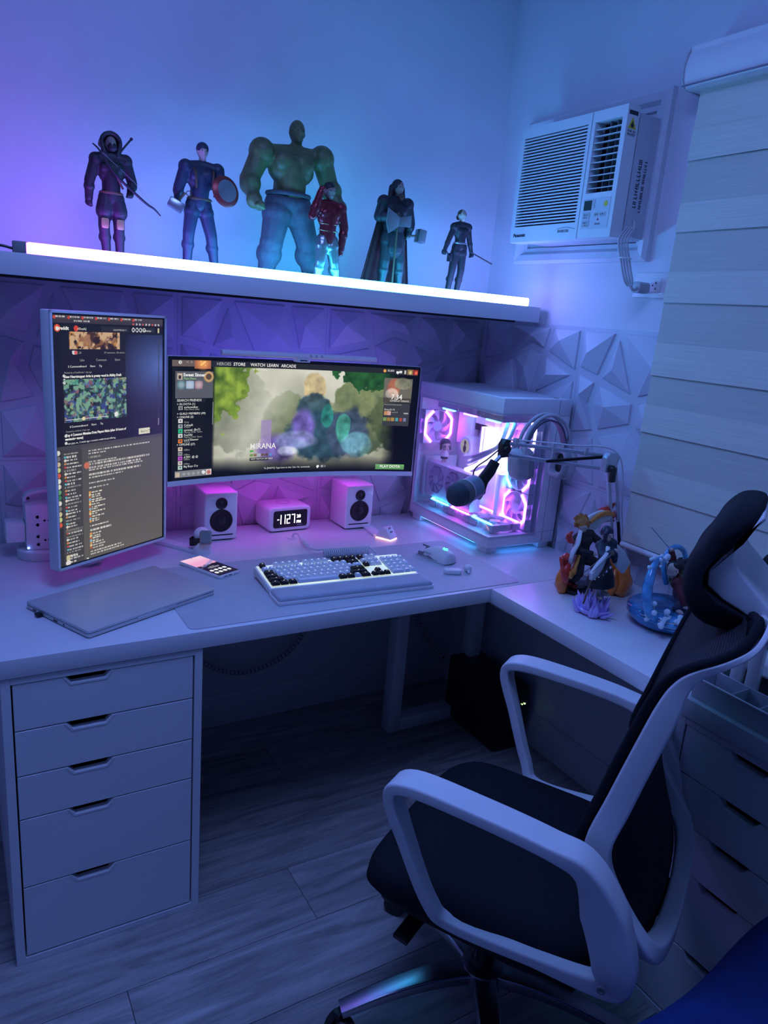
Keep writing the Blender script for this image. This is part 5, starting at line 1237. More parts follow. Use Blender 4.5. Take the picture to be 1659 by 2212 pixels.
# ================================================================== microphone on a boom arm
BM = mat('boom_metal', (.55, .57, .64), .35, .5)
bo = thing('boom_arm', 'silver spring boom arm reaching over the figures to the microphone', 'boom arm', (-.035, -.838, .750))
B00 = (-.035, -.838, .750)
def BO(name, g, m, parent=None, **k): return obj(name, off(g, B00), m, parent or bo, **k)
BO('clamp', G().box(-.065, -.018, -.868, -.812, .750, .764), BLACK, bevel=.003)
BO('swivel', G().lathe([(0, .764), (.016, .764), (.016, .795), (.012, .80), (0, .80)], 20, M=T((-.035, -.838, 0))), BLACK, smooth=40)
J0, J1, J2 = Vector((-.035, -.838, .80)), Vector((-.128, -.838, 1.118)), Vector((-.372, -.655, 1.128))
dx_ = Vector((.026, .0, .0))
for d in (Vector((-.012, 0, 0)), Vector((.016, 0, .006))):
    P_ = [J0+d, J1+d+Vector((0, 0, -.012))]; BO('lower_rail', sweep([tuple(P_[0]), tuple((P_[0]+P_[1])/2), tuple(P_[1])], .0052, .0052), BM, smooth=40)
hdir = (J2-J1).normalized()
for d in (Vector((0, 0, .012)), Vector((0, 0, -.026))):
    BO('upper_rail', sweep([tuple(J1+d), tuple((J1+J2)/2+d), tuple(J2+d*.85)], .0052, .0052), BM, smooth=40)
BO('elbow_plate', G().prism([(J1.x-.030, J1.z-.032), (J1.x+.012, J1.z-.036), (J1.x+.022, J1.z+.004), (J1.x+.014, J1.z+.022), (J1.x-.018, J1.z+.024), (J1.x-.030, J1.z+.010)], J1.y-.011, J1.y+.011, 'y'), BM, bevel=.003)
BO('knob', G().lathe([(0, 0), (.011, 0), (.012, .010), (.009, .016), (0, .016)], 12, M=T((J1.x-.012, J1.y-.011, J1.z-.022)) @ RX(math.pi/2)).box(J1.x-.020, J1.x-.004, J1.y-.03, J1.y-.018, J1.z-.058, J1.z-.016), BLACK, bevel=.001)
for d0, t0, d1, t1 in ((.012, .05, -.024, .60), (.010, .07, -.026, .62)):
    a = J1.lerp(J2, t0)+Vector((0, -.012, d0)); b = J1.lerp(J2, t1)+Vector((0, -.012, d1)); n = 60
    BO('spring', G().tube([a.lerp(b, i/(n*4))+(Vector((0, 0, 1))*math.cos(i*math.pi/2)+Vector((-.6, .8, 0))*math.sin(i*math.pi/2))*.0038 for i in range(n*4+1)], .0013, 4), BLACK, smooth=70)
a = J0.lerp(J1, .05)+Vector((.004, -.012, 0)); b = J0.lerp(J1, .42)+Vector((.004, -.012, 0)); n = 60
BO('spring', G().tube([a.lerp(b, i/(n*4))+(Vector((1, 0, 0))*math.cos(i*math.pi/2)+Vector((0, 1, 0))*math.sin(i*math.pi/2))*.0045 for i in range(n*4+1)], .0014, 4), BLACK, smooth=70)
BO('cable', G().tube(spline([tuple(J0+Vector((.03, 0, 0))), tuple(J0.lerp(J1, .5)+Vector((.034, 0, 0))), tuple(J1+Vector((.024, 0, .018))), tuple(J1.lerp(J2, .4)+Vector((0, 0, .028))), tuple(J1.lerp(J2, .8)+Vector((0, 0, .024))), tuple(J2+Vector((0, 0, .02)))], 8), .0024, 6), cc, smooth=70)
for t_ in (.25, .55, .9): p_ = J1.lerp(J2, t_); BO('cable_clip', G().box(p_.x-.006, p_.x+.006, p_.y-.007, p_.y+.007, p_.z+.004, p_.z+.028), LGREY, bevel=.001)
BO('end_bracket', G().prism([(J2.x-.014, J2.z-.032), (J2.x+.014, J2.z-.030), (J2.x+.014, J2.z+.020), (J2.x-.006, J2.z+.022), (J2.x-.016, J2.z+.008)], J2.y-.012, J2.y+.012, 'y'), BLACK, bevel=.003)
BO('end_knob', G().lathe([(0, 0), (.010, 0), (.010, .012), (0, .014)], 12, M=T((J2.x-.004, J2.y-.012, J2.z-.004)) @ RX(math.pi/2)), BLACK, smooth=40)
BO('end_stub', G().tube([tuple(J2+Vector((-.006, 0, -.024))), (-.398, -.652, 1.082)], .006, 10), BM, smooth=60)
mi_ = thing('microphone', 'broadcast microphone with grey-blue body and mesh head before the case', 'microphone', (-.455, -.660, 1.0))
M00 = (-.455, -.660, 1.0)
tip, tail = Vector((-.575, -.700, .9965)), Vector((-.458, -.652, 1.0130)); dm_ = (tip-tail).normalized()
u_ = dm_.orthogonal().normalized(); Mm = frame(tuple(tail), tuple(u_), tuple(dm_.cross(u_))); Lm = (tip-tail).length
mesh_m = mat('mic_mesh', (.06, .075, .10), .5, .6, bump=1.0, bscale=700)
def MI(name, g, m, **k): return obj(name, off(g, M00), m, mi_, **k)
MI('body', G().lathe([(0, -.002), (.026, -.002), (.030, .004), (.0345, .008), (.035, Lm*.45), (0, Lm*.45)], 32, M=Mm), mat('mic_body', (.20, .26, .34), .4, .3), smooth=40)
MI('grille', G().lathe([(.0345, Lm*.45), (.0345, Lm*.70), (.031, Lm*.85), (.023, Lm*.95), (.012, Lm*.99), (0, Lm)], 32, M=Mm), mesh_m, smooth=40)
for k in range(9): MI('grille_wire', G().lathe([(.0348, Lm*(.47+.027*k)), (.0353, Lm*(.475+.027*k)), (.0348, Lm*(.48+.027*k))], 32, M=Mm), GREY)
MI('ring', G().lathe([(.0352, Lm*.435), (.0356, Lm*.44), (.0356, Lm*.46), (.0352, Lm*.465)], 32, M=Mm), LGREY, smooth=40)
MI('yoke', sweep([(-.448, -.648, .978), (-.436, -.642, 1.002), (-.428, -.645, 1.030), (-.412, -.650, 1.056), (-.398, -.652, 1.084)], [.016, .022, .018, .017, .015], [.014, .018, .016, .016, .014], lat=(.6, .8, 0)), BLACK, smooth=50)
MI('yoke_bolt', G().lathe([(0, 0), (.008, 0), (.009, .006), (0, .007)], 14, M=frame((-.446, -.668, 1.0), (1, 0, 0), (0, 0, 1))), GREY, smooth=40)
MI('cable', G().tube(spline([(-.462, -.64, 1.03), (-.45, -.63, 1.06), (-.42, -.645, 1.09), (-.39, -.655, 1.12)], 6), .0022, 6), BLACK, smooth=60)

# ================================================================== figurines: plain generic stand-ins
SK = mat('fig_skin', (.55, .42, .36), .6); SKD = mat('fig_skin_dark', (.30, .23, .20), .6)
F_BLK = mat('fig_black', (.016, .014, .020), .55); F_NAVY = mat('fig_navy', (.022, .030, .060), .5); F_OLIVE = mat('fig_olive', (.10, .125, .045), .5, var=.2, scale=60)
F_DENIM = mat('fig_slate_cloth', (.07, .075, .095), .8, var=.15, scale=80); F_RED = mat('fig_dark_red', (.22, .02, .03), .3, .5); F_STEEL = mat('fig_steel', (.35, .36, .38), .28, .85); F_MAR = mat('fig_maroon', (.10, .012, .02), .7)
F_BRN = mat('fig_brown', (.10, .055, .03), .6); F_GLD = mat('fig_brass', (.35, .25, .12), .4, .6); F_TEAL = mat('fig_tealgrey', (.035, .045, .05), .4, .3)
def V3(p, y=0): return (p[0], p[2] if len(p) > 2 else y, p[1])   # (x,z[,y]) -> (x,y,z)
def prims(J, k, e=0.0, parts='htalHF', sides='LR'):
    """body volumes from joints; k scales radii, e inflates"""
    g = G(); R = lambda r: r*k+e
    top, chin = Vector(V3(J['top'])), Vector(V3(J['chin'])); hh = (top-chin).length
    c = (top+chin)/2
    sl, sr = Vector(V3(J['shL'])), Vector(V3(J['shR'])); hp = Vector(V3(J['hip'])); ct = (sl+sr)/2
    bw = (sr-sl).length
    if 'h' in parts:
        g.ell(c+Vector((0, .002*k, hh*.04)), (hh*.36+e, hh*.42+e, hh*.48+e), 16, 10); g.ell(c+Vector((0, -hh*.10, -hh*.28)), (hh*.24+e, hh*.26+e, hh*.22+e), 12, 8)
        g.ell(c+Vector((0, -hh*.44, -hh*.08)), (hh*.06, hh*.09, hh*.13), 8, 6); g.ell(c+Vector((0, -hh*.34, hh*.07)), (hh*.24, hh*.08, hh*.05), 10, 6); g.ell(c+Vector((0, -hh*.34, -hh*.30)), (hh*.12, hh*.07, hh*.035), 8, 6)
        for s in (-1, 1): g.ell(c+Vector((s*hh*.36, .002, -.04*hh)), (hh*.05, hh*.09, hh*.12), 8, 6)
        g.cap(chin+Vector((0, .004*k, hh*.1)), ct+Vector((0, .004*k, 0)), R(.0095), R(.011))
    if 't' in parts:
        ch_ = ct.lerp(hp, .30); ws_ = ct.lerp(hp, .68)
        wch = J.get('chest', bw*.40)
        g.ell(ch_, (wch+e, wch*.62+e, (ct-hp).length*.34+e), 16, 10); g.cap(ch_, ws_, wch*.72*.9+e, J.get('waist', wch*.66)+e, 14); g.ell(hp+Vector((0, 0, .004*k)), (J.get('hipw', wch*.80)+e, wch*.55+e, R(.022)), 14, 8)
        g.cap(ws_, hp, J.get('waist', wch*.66)+e, wch*.60+e, 14)
        for s_, sh in ((-1, sl), (1, sr)): g.cap(ct+Vector((0, .003*k, R(.006))), sh, R(.013), R(.014)); g.ell(ch_+Vector((s_*wch*.42, -wch*.42, wch*.25)), (wch*.46+e, wch*.22+e, wch*.36+e), 10, 8)
    for s in sides:
        sh, el, ha = (Vector(V3(J[a+s])) for a in ('sh', 'el', 'ha'))
        ru, rf = J.get('arm', (.0125, .0105))
        if 'a' in parts:
            g.ell(sh, (R(ru*1.2),)*3, 12, 8); g.cap(sh, el, R(ru), R(ru*.86)); g.cap(el, ha, R(rf), R(rf*.72)); g.ell(el.lerp(ha, .3), (R(rf*1.12),)*3, 10, 8)
        if 'H' in parts:
            d = (ha-el).normalized(); w = J.get('fist', .0085)
            g.ell(ha+d*w*k*.8, (R(w), R(w*.85), R(w)), 10, 8)
            sx_ = -1 if s == 'L' else 1
            for f in range(4):
                q = ha+d*w*k*1.5+Vector((0, (f-1.5)*w*k*.48, 0)); g.cap(q, q+Vector((-sx_*w*k*.75, 0, -w*k*.25)), R(w*.30), R(w*.26), 6)
            g.cap(ha+d*w*k*.5+Vector((0, -w*k*.7, 0)), ha+d*w*k*1.3+Vector((-sx_*w*k*.6, -w*k*.9, 0)), R(w*.30), R(w*.25), 6)
    rt, rc = J.get('leg', (.0175, .0130))
    for s in sides:
        kn, ft = Vector(V3(J['kn'+s])), Vector(V3(J['ft'+s])); sx_ = -1 if s == 'L' else 1
        hj = hp+Vector((sx_*J.get('hipw', bw*.30)*.52, 0, 0))
        if 'l' in parts: g.cap(hj, kn, R(rt), R(rt*.74)); g.ell(hj.lerp(kn, .25), (R(rt*1.05),)*3, 12, 8)
        if 'c' in parts or 'l' in parts: g.cap(kn, ft+Vector((0, 0, .014*k)), R(rc), R(rc*.66)); g.ell(kn.lerp(ft, .3)+Vector((0, .003*k, 0)), (R(rc*1.12),)*3, 12, 8)
        if 'F' in parts:
            g.cap(ft+Vector((0, .004*k, .011*k)), ft+Vector((sx_*.004*k, -.024*k, .008*k)), R(.0100), R(.0075)); g.cap(ft+Vector((0, .004*k, .006*k)), ft+Vector((sx_*.004*k, -.022*k, .006*k)), R(.0060), R(.006))
    return g
def eyes(J, t, m=None):
    top, chin = Vector(V3(J['top'])), Vector(V3(J['chin'])); hh = (top-chin).length; c = (top+chin)/2
    for s in (-1, 1): obj('eye', G().ell(c+Vector((s*hh*.15, -hh*.385, .01*hh)), (hh*.045, hh*.025, hh*.03), 8, 6), m or F_BLK, t)
FIG_Y = -.180
def fig(name, label, x, J, k, skin, vox=.0024):
    t = thing(name, label, 'figurine', (x, FIG_Y, 1.534), 0, 'figures on the shelf')
    blob('body', prims(J, k), vox, skin, t, 3); eyes(J, t); return t
def cloth(t, name, J, k, e, parts, m, vox=.0024, extra=None):
    if parts in 'HF':
        for sd in 'LR': blob(name, prims(J, k, e, parts, sd), vox, m, t, 2)
        return
    g = prims(J, k, e, parts)
    if extra: extra(g)
    return blob(name, g, vox, m, t, 2)
# 1: hooded archer
J = dict(top=(0, .305), chin=(.002, .268), shL=(-.036, .247), shR=(.036, .252), elL=(-.052, .195), haL=(-.054, .152), elR=(.052, .202), haR=(.043, .178, -.02), hip=(0, .160), knL=(-.020, .094, -.006), knR=(.017, .098, -.004), ftL=(-.012, .0), ftR=(.020, .0), chest=.031, hipw=.027)
t = fig('archer_figurine', 'hooded black archer figurine holding a bow, leftmost on the shelf', -1.360, J, 1.0, SKD)
cloth(t, 'coat', J, 1.0, .0022, 'ta', F_BLK, extra=lambda g: [g.cap((s*.014, 0, .150), (s*.018, -.002, .128), .021, .022) for s in (-1, 1)])
cloth(t, 'trousers', J, 1.0, .0016, 'l', F_BLK); cloth(t, 'boot', dict(J), 1.0, .0030, 'F', F_BLK)
cloth(t, 'glove', J, 1.0, .0012, 'H', F_BLK)
hd_g = G(); hd_g.grid(lambda u, v: ((.0235*math.sin(math.pi*v)**.6)*math.cos(2.5+(u*4.42))*-1*1.0, .004+.026*math.sin(math.pi*v)**.6*math.sin(2.5+u*4.42)*-1*-1, .262+.052*(1-v)+.004*math.sin(math.pi*v)), 20, 10)
hood = G()
for i in range(15):
    a = math.pi*(i/14)
    hood.cap((.0225*math.cos(a), -.006, .290+.022*math.sin(a)), (.0205*math.cos(a), .018, .285+.020*math.sin(a)), .0052, .007, 8)
hood.ell((0, .018, .288), (.022, .014, .024), 14, 10)
for s in (-1, 1): hood.cap((s*.0225, -.006, .290), (s*.016, -.008, .262), .0052, .008, 8); hood.cap((s*.016, -.006, .260), (s*.032, 0, .252), .009, .009, 8)
blob('hood', hood, .0022, F_BLK, t, 3)
obj('face_mask', G().ell((.002, -.010, .278), (.0125, .0095, .010), 14, 8), F_BLK, t, smooth=80)
obj('belt', G().tube([(.026*math.cos(a), .019*math.sin(a), .172) for a in np.linspace(0, 2*math.pi, 20, endpoint=False)], .004, 6, closed=True), F_BRN, t, smooth=60)
for s, kx in ((-1, -.020), (1, .017)): obj('knee_guard', G().prism(rrect(kx-.009, kx+.009, .086, .110, .004), -.024, -.019, 'y'), F_GLD, t, bevel=.001)
bwp = spline([(-.046, -.022, .278), (-.030, -.03, .262), (.004, -.034, .214), (.046, -.036, .180), (.080, -.034, .156), (.100, -.032, .146), (.116, -.03, .132)], 6)
bow = obj('bow', G().tube(bwp, [.0016+.0018*math.sin(math.pi*i/(len(bwp)-1)) for i in range(len(bwp))], 6), F_BLK, t, smooth=60); obj('bow_string', G().tube([(-.046, -.022, .278), (.052, -.02, .205), (.116, -.03, .132)], .0004, 4), LGREY, bow)
obj('sword', G().tube([(.018, .026, .262), (.040, .026, .292), (.056, .026, .312)], .0026, 6).ell((.056, .026, .312), (.004, .004, .004), 8, 6), F_BLK, t); obj('quiver_strap', G().tube(spline([(-.030, .0, .252), (0, -.024, .225), (.026, -.012, .185)], 6), .0028, 6), F_BRN, t, smooth=60)
# 2: figure with round shield and mallet
J = dict(top=(.002, .330), chin=(.004, .290), shL=(-.042, .266), shR=(.044, .268), elL=(-.060, .212), haL=(-.062, .186), elR=(.062, .215, -.01), haR=(.040, .205, -.032), hip=(-.006, .176), knL=(-.034, .104, -.008), knR=(.028, .100, -.008), ftL=(-.036, 0), ftR=(.042, 0), chest=.036, hipw=.029, leg=(.0195, .0145), arm=(.0150, .0120))
t = fig('shield_figurine', 'navy-suited figurine with a round shield and a mallet on the shelf', -1.130, J, 1.0, SK)
cloth(t, 'suit_top', J, 1.0, .0018, 'ta', F_NAVY); cloth(t, 'trousers', J, 1.0, .0018, 'l', F_NAVY); cloth(t, 'boot', J, 1.0, .0030, 'F', F_BLK); cloth(t, 'glove', J, 1.0, .0012, 'H', F_BRN)
obj('cap', G().ell((.003, .003, .317), (.0165, .0185, .0165), 16, 10), F_NAVY, t, smooth=80)
obj('belt', G().tube([(-.004+.030*math.cos(a), .021*math.sin(a), .190) for a in np.linspace(0, 2*math.pi, 20, endpoint=False)], .0042, 6, closed=True), F_BRN, t, smooth=60)
for x in (-.022, .026): obj('harness_strap', G().tube(spline([(x*1.2, .0, .272), (x, -.026, .252), (x*.9, -.026, .215)], 5), .0032, 6), F_BRN, t, smooth=60)
Ms = T((.052, -.050, .214)) @ RZ(math.radians(14)) @ RX(math.radians(80)); R_ = .040
shd = obj('shield', G().lathe([(0, .010), (R_*.5, .0085), (R_*.9, .003), (R_, 0), (R_, -.002), (R_*.5, .006), (0, .007)], 40, M=Ms), mat('shield_red', (.26, .035, .035), .35, .5), t, smooth=50)
obj('shield_band', G().lathe([(R_*.46, .0094), (R_*.70, .0072), (R_*.70, .0082), (R_*.46, .0104)], 40, M=Ms), F_STEEL, shd, smooth=50)
Mh = T((-.072, -.020, .166)) @ RY(math.radians(28)) @ RZ(math.radians(-14))
hmr = obj('mallet_head', G().box(-.020, .020, -.012, .012, -.012, .012, M=Mh), F_STEEL, t, bevel=.003); obj('mallet_handle', G().tube([Mh @ Vector((0, 0, .012)), Mh @ Vector((.004, 0, .030)), Mh @ Vector((.006, 0, .040))], .0032, 8), F_BRN, hmr)
obj('mallet_loop', G().tube([Mh @ Vector((.014+.006*math.cos(a), 0, .044+.006*math.sin(a))) for a in np.linspace(0, 2*math.pi, 14, endpoint=False)], .0012, 5, closed=True), F_BRN, hmr)
# 3: giant
J = dict(top=(.006, .436), chin=(.012, .374), shL=(-.094, .338), shR=(.088, .348), elL=(-.128, .262), haL=(-.124, .225, -.02), elR=(.118, .278), haR=(.134, .238, -.02), hip=(-.010, .212), knL=(-.060, .106, -.012), knR=(.050, .118, -.010), ftL=(-.070, 0), ftR=(.072, 0), chest=.070, waist=.047, hipw=.052, leg=(.0250, .0195), arm=(.0195, .0175), fist=.0150)
t = fig('giant_figurine', 'big muscular bald figurine with clenched fists, tallest on the shelf', -.868, J, 1.6, F_OLIVE, .0036)
cloth(t, 'trousers', J, 1.6, .003, 'l', F_DENIM, .0036, extra=lambda g: (g.ell((-.010, 0, .215), (.064, .048, .034), 16, 10)))
obj('waistband', G().tube([(-.010+.062*math.cos(a), .046*math.sin(a), .238) for a in np.linspace(0, 2*math.pi, 28, endpoint=False)], .006, 6, closed=True), F_DENIM, t, smooth=60)
cloth(t, 'boot', J, 1.6, .004, 'F', F_BLK, .0036)
rb = thing('rubble_piece', 'small dark rock on the shelf behind the red-armoured figurine', 'rock', (-.815, -.235, 1.534)); 
blob('rock', G().ell((-.02, 0, .010), (.030, .018, .018), 10, 6).ell((.01, .004, .016), (.018, .016, .020), 10, 6).ell((.035, 0, .008), (.016, .014, .014), 10, 6), .003, F_BRN, rb, 1)
# 4: red and silver figure, one hand raised, in front of the giant
J = dict(top=(.0, .274), chin=(.003, .230), shL=(-.034, .212), shR=(.038, .212), elL=(-.054, .182, -.012), haL=(-.036, .246, -.020), elR=(.052, .162), haR=(.046, .100), hip=(.0, .122), knL=(-.020, .066, -.006), knR=(.024, .066, -.004), ftL=(-.026, 0), ftR=(.036, 0), chest=.033, hipw=.027, leg=(.0190, .0145), arm=(.0140, .0115))
FIG_Y = -.270
t = fig('raised_hand_figurine', 'dark red figurine with silver legs raising one hand before the giant', -.792, J, .95, SKD)
FIG_Y = -.180
cloth(t, 'jacket', J, .95, .0020, 'ta', F_RED); cloth(t, 'trousers', J, .95, .0020, 'l', F_STEEL); cloth(t, 'boot', J, .95, .003, 'F', F_RED); cloth(t, 'glove', J, .95, .0012, 'H', F_RED)
obj('hair', G().ell((0, .004, .262), (.0165, .019, .0165), 16, 10), F_BLK, t, smooth=80)
for z in (.150, .168): obj('piping', G().tube([(.0285*math.cos(a), .0215*math.sin(a), z+.004*math.sin(a)) for a in np.linspace(math.pi, 2*math.pi, 14)], .0014, 5), F_GLD, t, smooth=60)
# 5: cloaked figure with axe and mallet
J = dict(top=(.004, .334), chin=(.012, .290), shL=(-.042, .266), shR=(.044, .268), elL=(-.056, .222), haL=(-.022, .226, -.034), elR=(.060, .214), haR=(.054, .182), hip=(0, .172), knL=(-.026, .098, -.006), knR=(.026, .098, -.006), ftL=(-.030, 0), ftR=(.034, 0), chest=.040, waist=.034, hipw=.033, leg=(.0200, .0155), arm=(.0155, .0125))
t = fig('cloaked_figurine', 'cloaked dark figurine leaning on a long axe with a mallet', -.522, J, 1.0, SKD)
cloth(t, 'tunic', J, 1.0, .0024, 'ta', F_BLK, extra=lambda g: g.cap((0, 0, .175), (0, -.002, .135), .034, .036)); cloth(t, 'trousers', J, 1.0, .0020, 'l', F_TEAL); cloth(t, 'boot', J, 1.0, .0035, 'F', F_TEAL)
blob('hair', G().ell((.006, .006, .318), (.019, .021, .020), 14, 10).cap((-.012, .008, .312), (-.020, .004, .268), .010, .008).cap((.024, .008, .312), (.030, .002, .262), .009, .008).cap((.006, .016, .31), (.004, .020, .260), .014, .014), .0024, F_BLK, t, 2)
blob('beard', G().ell((.012, -.012, .286), (.010, .008, .012), 10, 8), .002, F_BRN, t, 1)
def cape(u, v):
    a = math.pi*(.06+.88*u); w = .044+.050*v; return (.004+w*math.cos(a)-.010*v, .010+(.020+.028*v)*math.sin(a)+.004*math.sin(u*34)*v, .268-.264*v)
obj('cape', G().grid(cape, 48, 16).grid(lambda u, v: (lambda p: (p[0], p[1]+.0022, p[2]))(cape(1-u, v)), 48, 16), F_MAR, t, smooth=70)
axe = obj('axe_shaft', G().tube([(-.020, -.050, 0), (-.018, -.050, .12), (-.014, -.048, .236)], .0032, 8), F_BRN, t, smooth=60)
obj('axe_blade', G().prism([(-.010, .222), (-.052, .244), (-.056, .205), (-.046, .172), (-.012, .196)], -.053, -.045, 'y').prism([(-.012, .222), (.030, .232), (.030, .198), (-.012, .196)], -.054, -.044, 'y'), F_STEEL, axe, bevel=.0015)
Mh = T((.094, -.012, .182)) @ RY(math.radians(6)); hmr = obj('mallet_head', G().box(-.014, .014, -.014, .014, -.020, .020, M=Mh), F_STEEL, t, bevel=.003); obj('mallet_handle', G().tube([(.048, -.006, .178), (.082, -.012, .182)], .003, 8), F_BRN, hmr)
# 6: slim figure with baton
J = dict(top=(0, .284), chin=(.004, .248), shL=(-.027, .228), shR=(.029, .232), elL=(-.044, .186), haL=(-.056, .154), elR=(.040, .192), haR=(.052, .156), hip=(.002, .168), knL=(-.022, .094, -.004), knR=(.014, .094, -.004), ftL=(-.032, 0), ftR=(.004, 0), chest=.0245, waist=.0165, hipw=.0235, leg=(.0160, .0115), arm=(.0095, .0082))
t = fig('baton_figurine', 'slim dark-suited figurine holding a baton, rightmost on the shelf', -.266, J, .92, SK, .0021)
cloth(t, 'suit', J, .92, .0014, 'ta', F_BLK, .0021); cloth(t, 'leggings', J, .92, .0014, 'l', F_BLK, .0021); cloth(t, 'boot', J, .92, .0026, 'F', F_BLK, .0021); cloth(t, 'glove', J, .92, .001, 'H', F_BLK, .0021)
blob('hair', G().ell((.002, .005, .270), (.0145, .0165, .0155), 14, 10).ell((0, .020, .262), (.008, .008, .009), 10, 8), .002, F_BRN, t, 2)
obj('belt', G().tube([(.002+.0225*math.cos(a), .016*math.sin(a), .180) for a in np.linspace(0, 2*math.pi, 20, endpoint=False)], .003, 6, closed=True), F_STEEL, t, smooth=60)
obj('baton', G().tube([(.044, -.012, .156), (.128, -.020, .128)], .0022, 8), F_BLK, t); obj('short_baton', G().tube([(-.060, -.012, .154), (-.040, -.018, .122)], .0022, 8), F_BLK, t)
obj('holster', G().box(-.040, -.030, -.012, .008, .120, .146), F_BLK, t, bevel=.002)

# ------------------------------------------------------------------ statues on the side desk
FLM = mat('flame_orange', (.85, .20, .03), .25, var=.3, scale=40, coat=.4); FLR = mat('flame_red', (.62, .05, .03), .35, var=.25, scale=40); CW = mat('cape_white', (.72, .72, .74), .55); LILAC = mat('crystal_lilac', (.60, .46, .92), .12, var=.1, coat=.5); WAVE = mat('wave_blue', (.10, .40, .80), .15, var=.5, scale=30, coat=.5); FOAM = mat('wave_foam', (.62, .78, .86), .5)
def sheet(name, P, nu, nv, m, t, th=.0016, dirn=(0, 1, 0)):
    d = Vector(dirn)*th; obj(name, G().grid(P, nu, nv).grid(lambda u, v: tuple(Vector(P(1-u, v))+d), nu, nv), m, t, smooth=70)
def flame(pts, r0, name, m, t, k=6, n=10):
    P = spline(pts, k); R = [max(.0006, r0*(math.sin(math.pi*min(1, (.22+.78*i/(len(P)-1)))))**1.0*1.0) for i in range(len(P))]
    return obj(name, G().tube(P, R, n), m, t, smooth=70)
# A: crouching figure with flame cape on a dark plinth
t = thing('flame_statue', 'swordsman statue with white cape and orange flames on a dark plinth', 'figurine', (-.205, -.868, .750), math.radians(8))
obj('plinth', G().prism([(-.075, -.035), (.060, -.045), (.085, .0), (.070, .045), (-.060, .048), (-.085, .01)], 0, .014, 'z'), BLACK_G, t, bevel=.004)
J = dict(top=(-.030, .205), chin=(-.034, .172), shL=(-.052, .156), shR=(.008, .160), elL=(-.072, .128, -.02), haL=(-.046, .126, -.05), elR=(.036, .138, -.02), haR=(.030, .118, -.05), hip=(-.016, .094), knL=(-.062, .064, -.030), knR=(.040, .072, -.020), ftL=(-.056, .014), ftR=(.056, .014), chest=.027, hipw=.025)
blob('body', prims(J, .88), .0026, SK, t, 2); eyes(J, t)
cloth(t, 'coat', J, .88, .002, 'ta', F_BLK, .0026); cloth(t, 'trousers', J, .88, .003, 'l', F_BLK, .0026); cloth(t, 'boot', J, .88, .003, 'F', F_RED, .0026)
hg = G(); r_ = random.Random(5)
for i in range(26):
    a = r_.uniform(0, 2*math.pi); b = r_.uniform(-.2, 1.2); d = Vector((math.cos(a)*math.cos(b), abs(math.sin(a))*math.cos(b)*.9+.1, math.sin(b))); hg.cap(Vector((-.026, .004, .192))+d*.010, Vector((-.024, .006, .192))+d*r_.uniform(.022, .032), .008, .004, 7)
hg.ell((-.026, .006, .194), (.020, .020, .018), 12, 8); blob('hair', hg, .0024, mat('hair_auburn', (.42, .16, .03), .6, var=.3, scale=90), t, 1)
def ribbon(name, pts, A_, m, t, B_=.0035, lat=(0, 0, 1)): return obj(name, sweep(pts, A_, B_, lat=lat), m, t, smooth=60)
ORG = mat('cape_orange', (.80, .30, .06), .5)
ribbon('cape', [(-.040, .004, .160), (-.068, -.012, .148), (-.094, -.026, .126), (-.116, -.034, .108)], [.022, .034, .032, .016], CW, t, .005, (.35, 0, 1))
ribbon('cape_trim', [(-.060, -.020, .122), (-.085, -.032, .100), (-.105, -.040, .080), (-.112, -.04, .060)], [.008, .012, .012, .004], ORG, t, .004, (.6, 0, 1))
ribbon('cape', [(-.008, .016, .168), (.022, .010, .192), (.060, .006, .206), (.100, .006, .200)], [.020, .026, .020, .008], CW, t, .005)
ribbon('cape_trim', [(.004, .004, .196), (.040, .0, .214), (.080, .0, .216), (.112, .002, .206)], [.004, .007, .008, .004], ORG, t, .004)
flame([(-.098, -.01, .118), (-.116, -.014, .106), (-.130, -.018, .112), (-.134, -.02, .086)], .012, 'cape_flame', FLR, t); flame([(-.100, -.02, .10), (-.118, -.024, .078), (-.110, -.024, .052), (-.096, -.02, .030)], .013, 'cape_flame', FLR, t)
flame([(-.074, 0, .150), (-.092, -.004, .160), (-.100, -.008, .176), (-.088, -.01, .184)], .010, 'cape_flame', FLR, t)
flame([(.040, .02, .200), (.080, .02, .216), (.112, .02, .222), (.140, .02, .240)], .012, 'cape_flame', FLR, t); flame([(.070, .02, .196), (.110, .02, .192), (.140, .02, .200), (.166, .02, .224)], .011, 'cape_flame', FLR, t); flame([(.10, .02, .192), (.13, .02, .186), (.150, .02, .178)], .008, 'cape_flame', FLR, t)
for pts, r in (([(-.085, .0, .004), (-.100, -.004, .04), (-.088, -.004, .075), (-.100, 0, .10)], .018), ([(-.05, .02, .004), (-.06, .02, .03), (-.05, .02, .055)], .016), ([(.075, -.02, .0), (.095, -.026, .05), (.085, -.02, .09), (.10, -.02, .13)], .026), ([(.10, .0, .0), (.125, 0, .05), (.115, 0, .09), (.135, 0, .118)], .022), ([(.02, -.045, .006), (.03, -.05, .02), (.022, -.05, .04)], .012), ([(.125, -.01, .0), (.15, -.01, .045), (.145, -.01, .075), (.165, 0, .10)], .014), ([(.048, -.092, .0), (.064, -.094, .035), (.058, -.090, .070), (.074, -.086, .108)], .024), ([(.070, -.088, .0), (.088, -.090, .030), (.084, -.086, .058), (.104, -.080, .086)], .018), ([(.030, -.080, .0), (.036, -.084, .03), (.030, -.084, .055), (.040, -.08, .08)], .013)): flame(pts, r, 'ground_flame', FLM, t)
obj('sword', G().tube([(.016, -.060, .124), (-.120, -.085, .092)], .0014, 5), F_STEEL, t); obj('sword_guard', G().lathe([(0, 0), (.007, 0), (.007, .002), (0, .002)], 14, M=T((.014, -.060, .123)) @ RY(math.radians(76))), F_GLD, t)
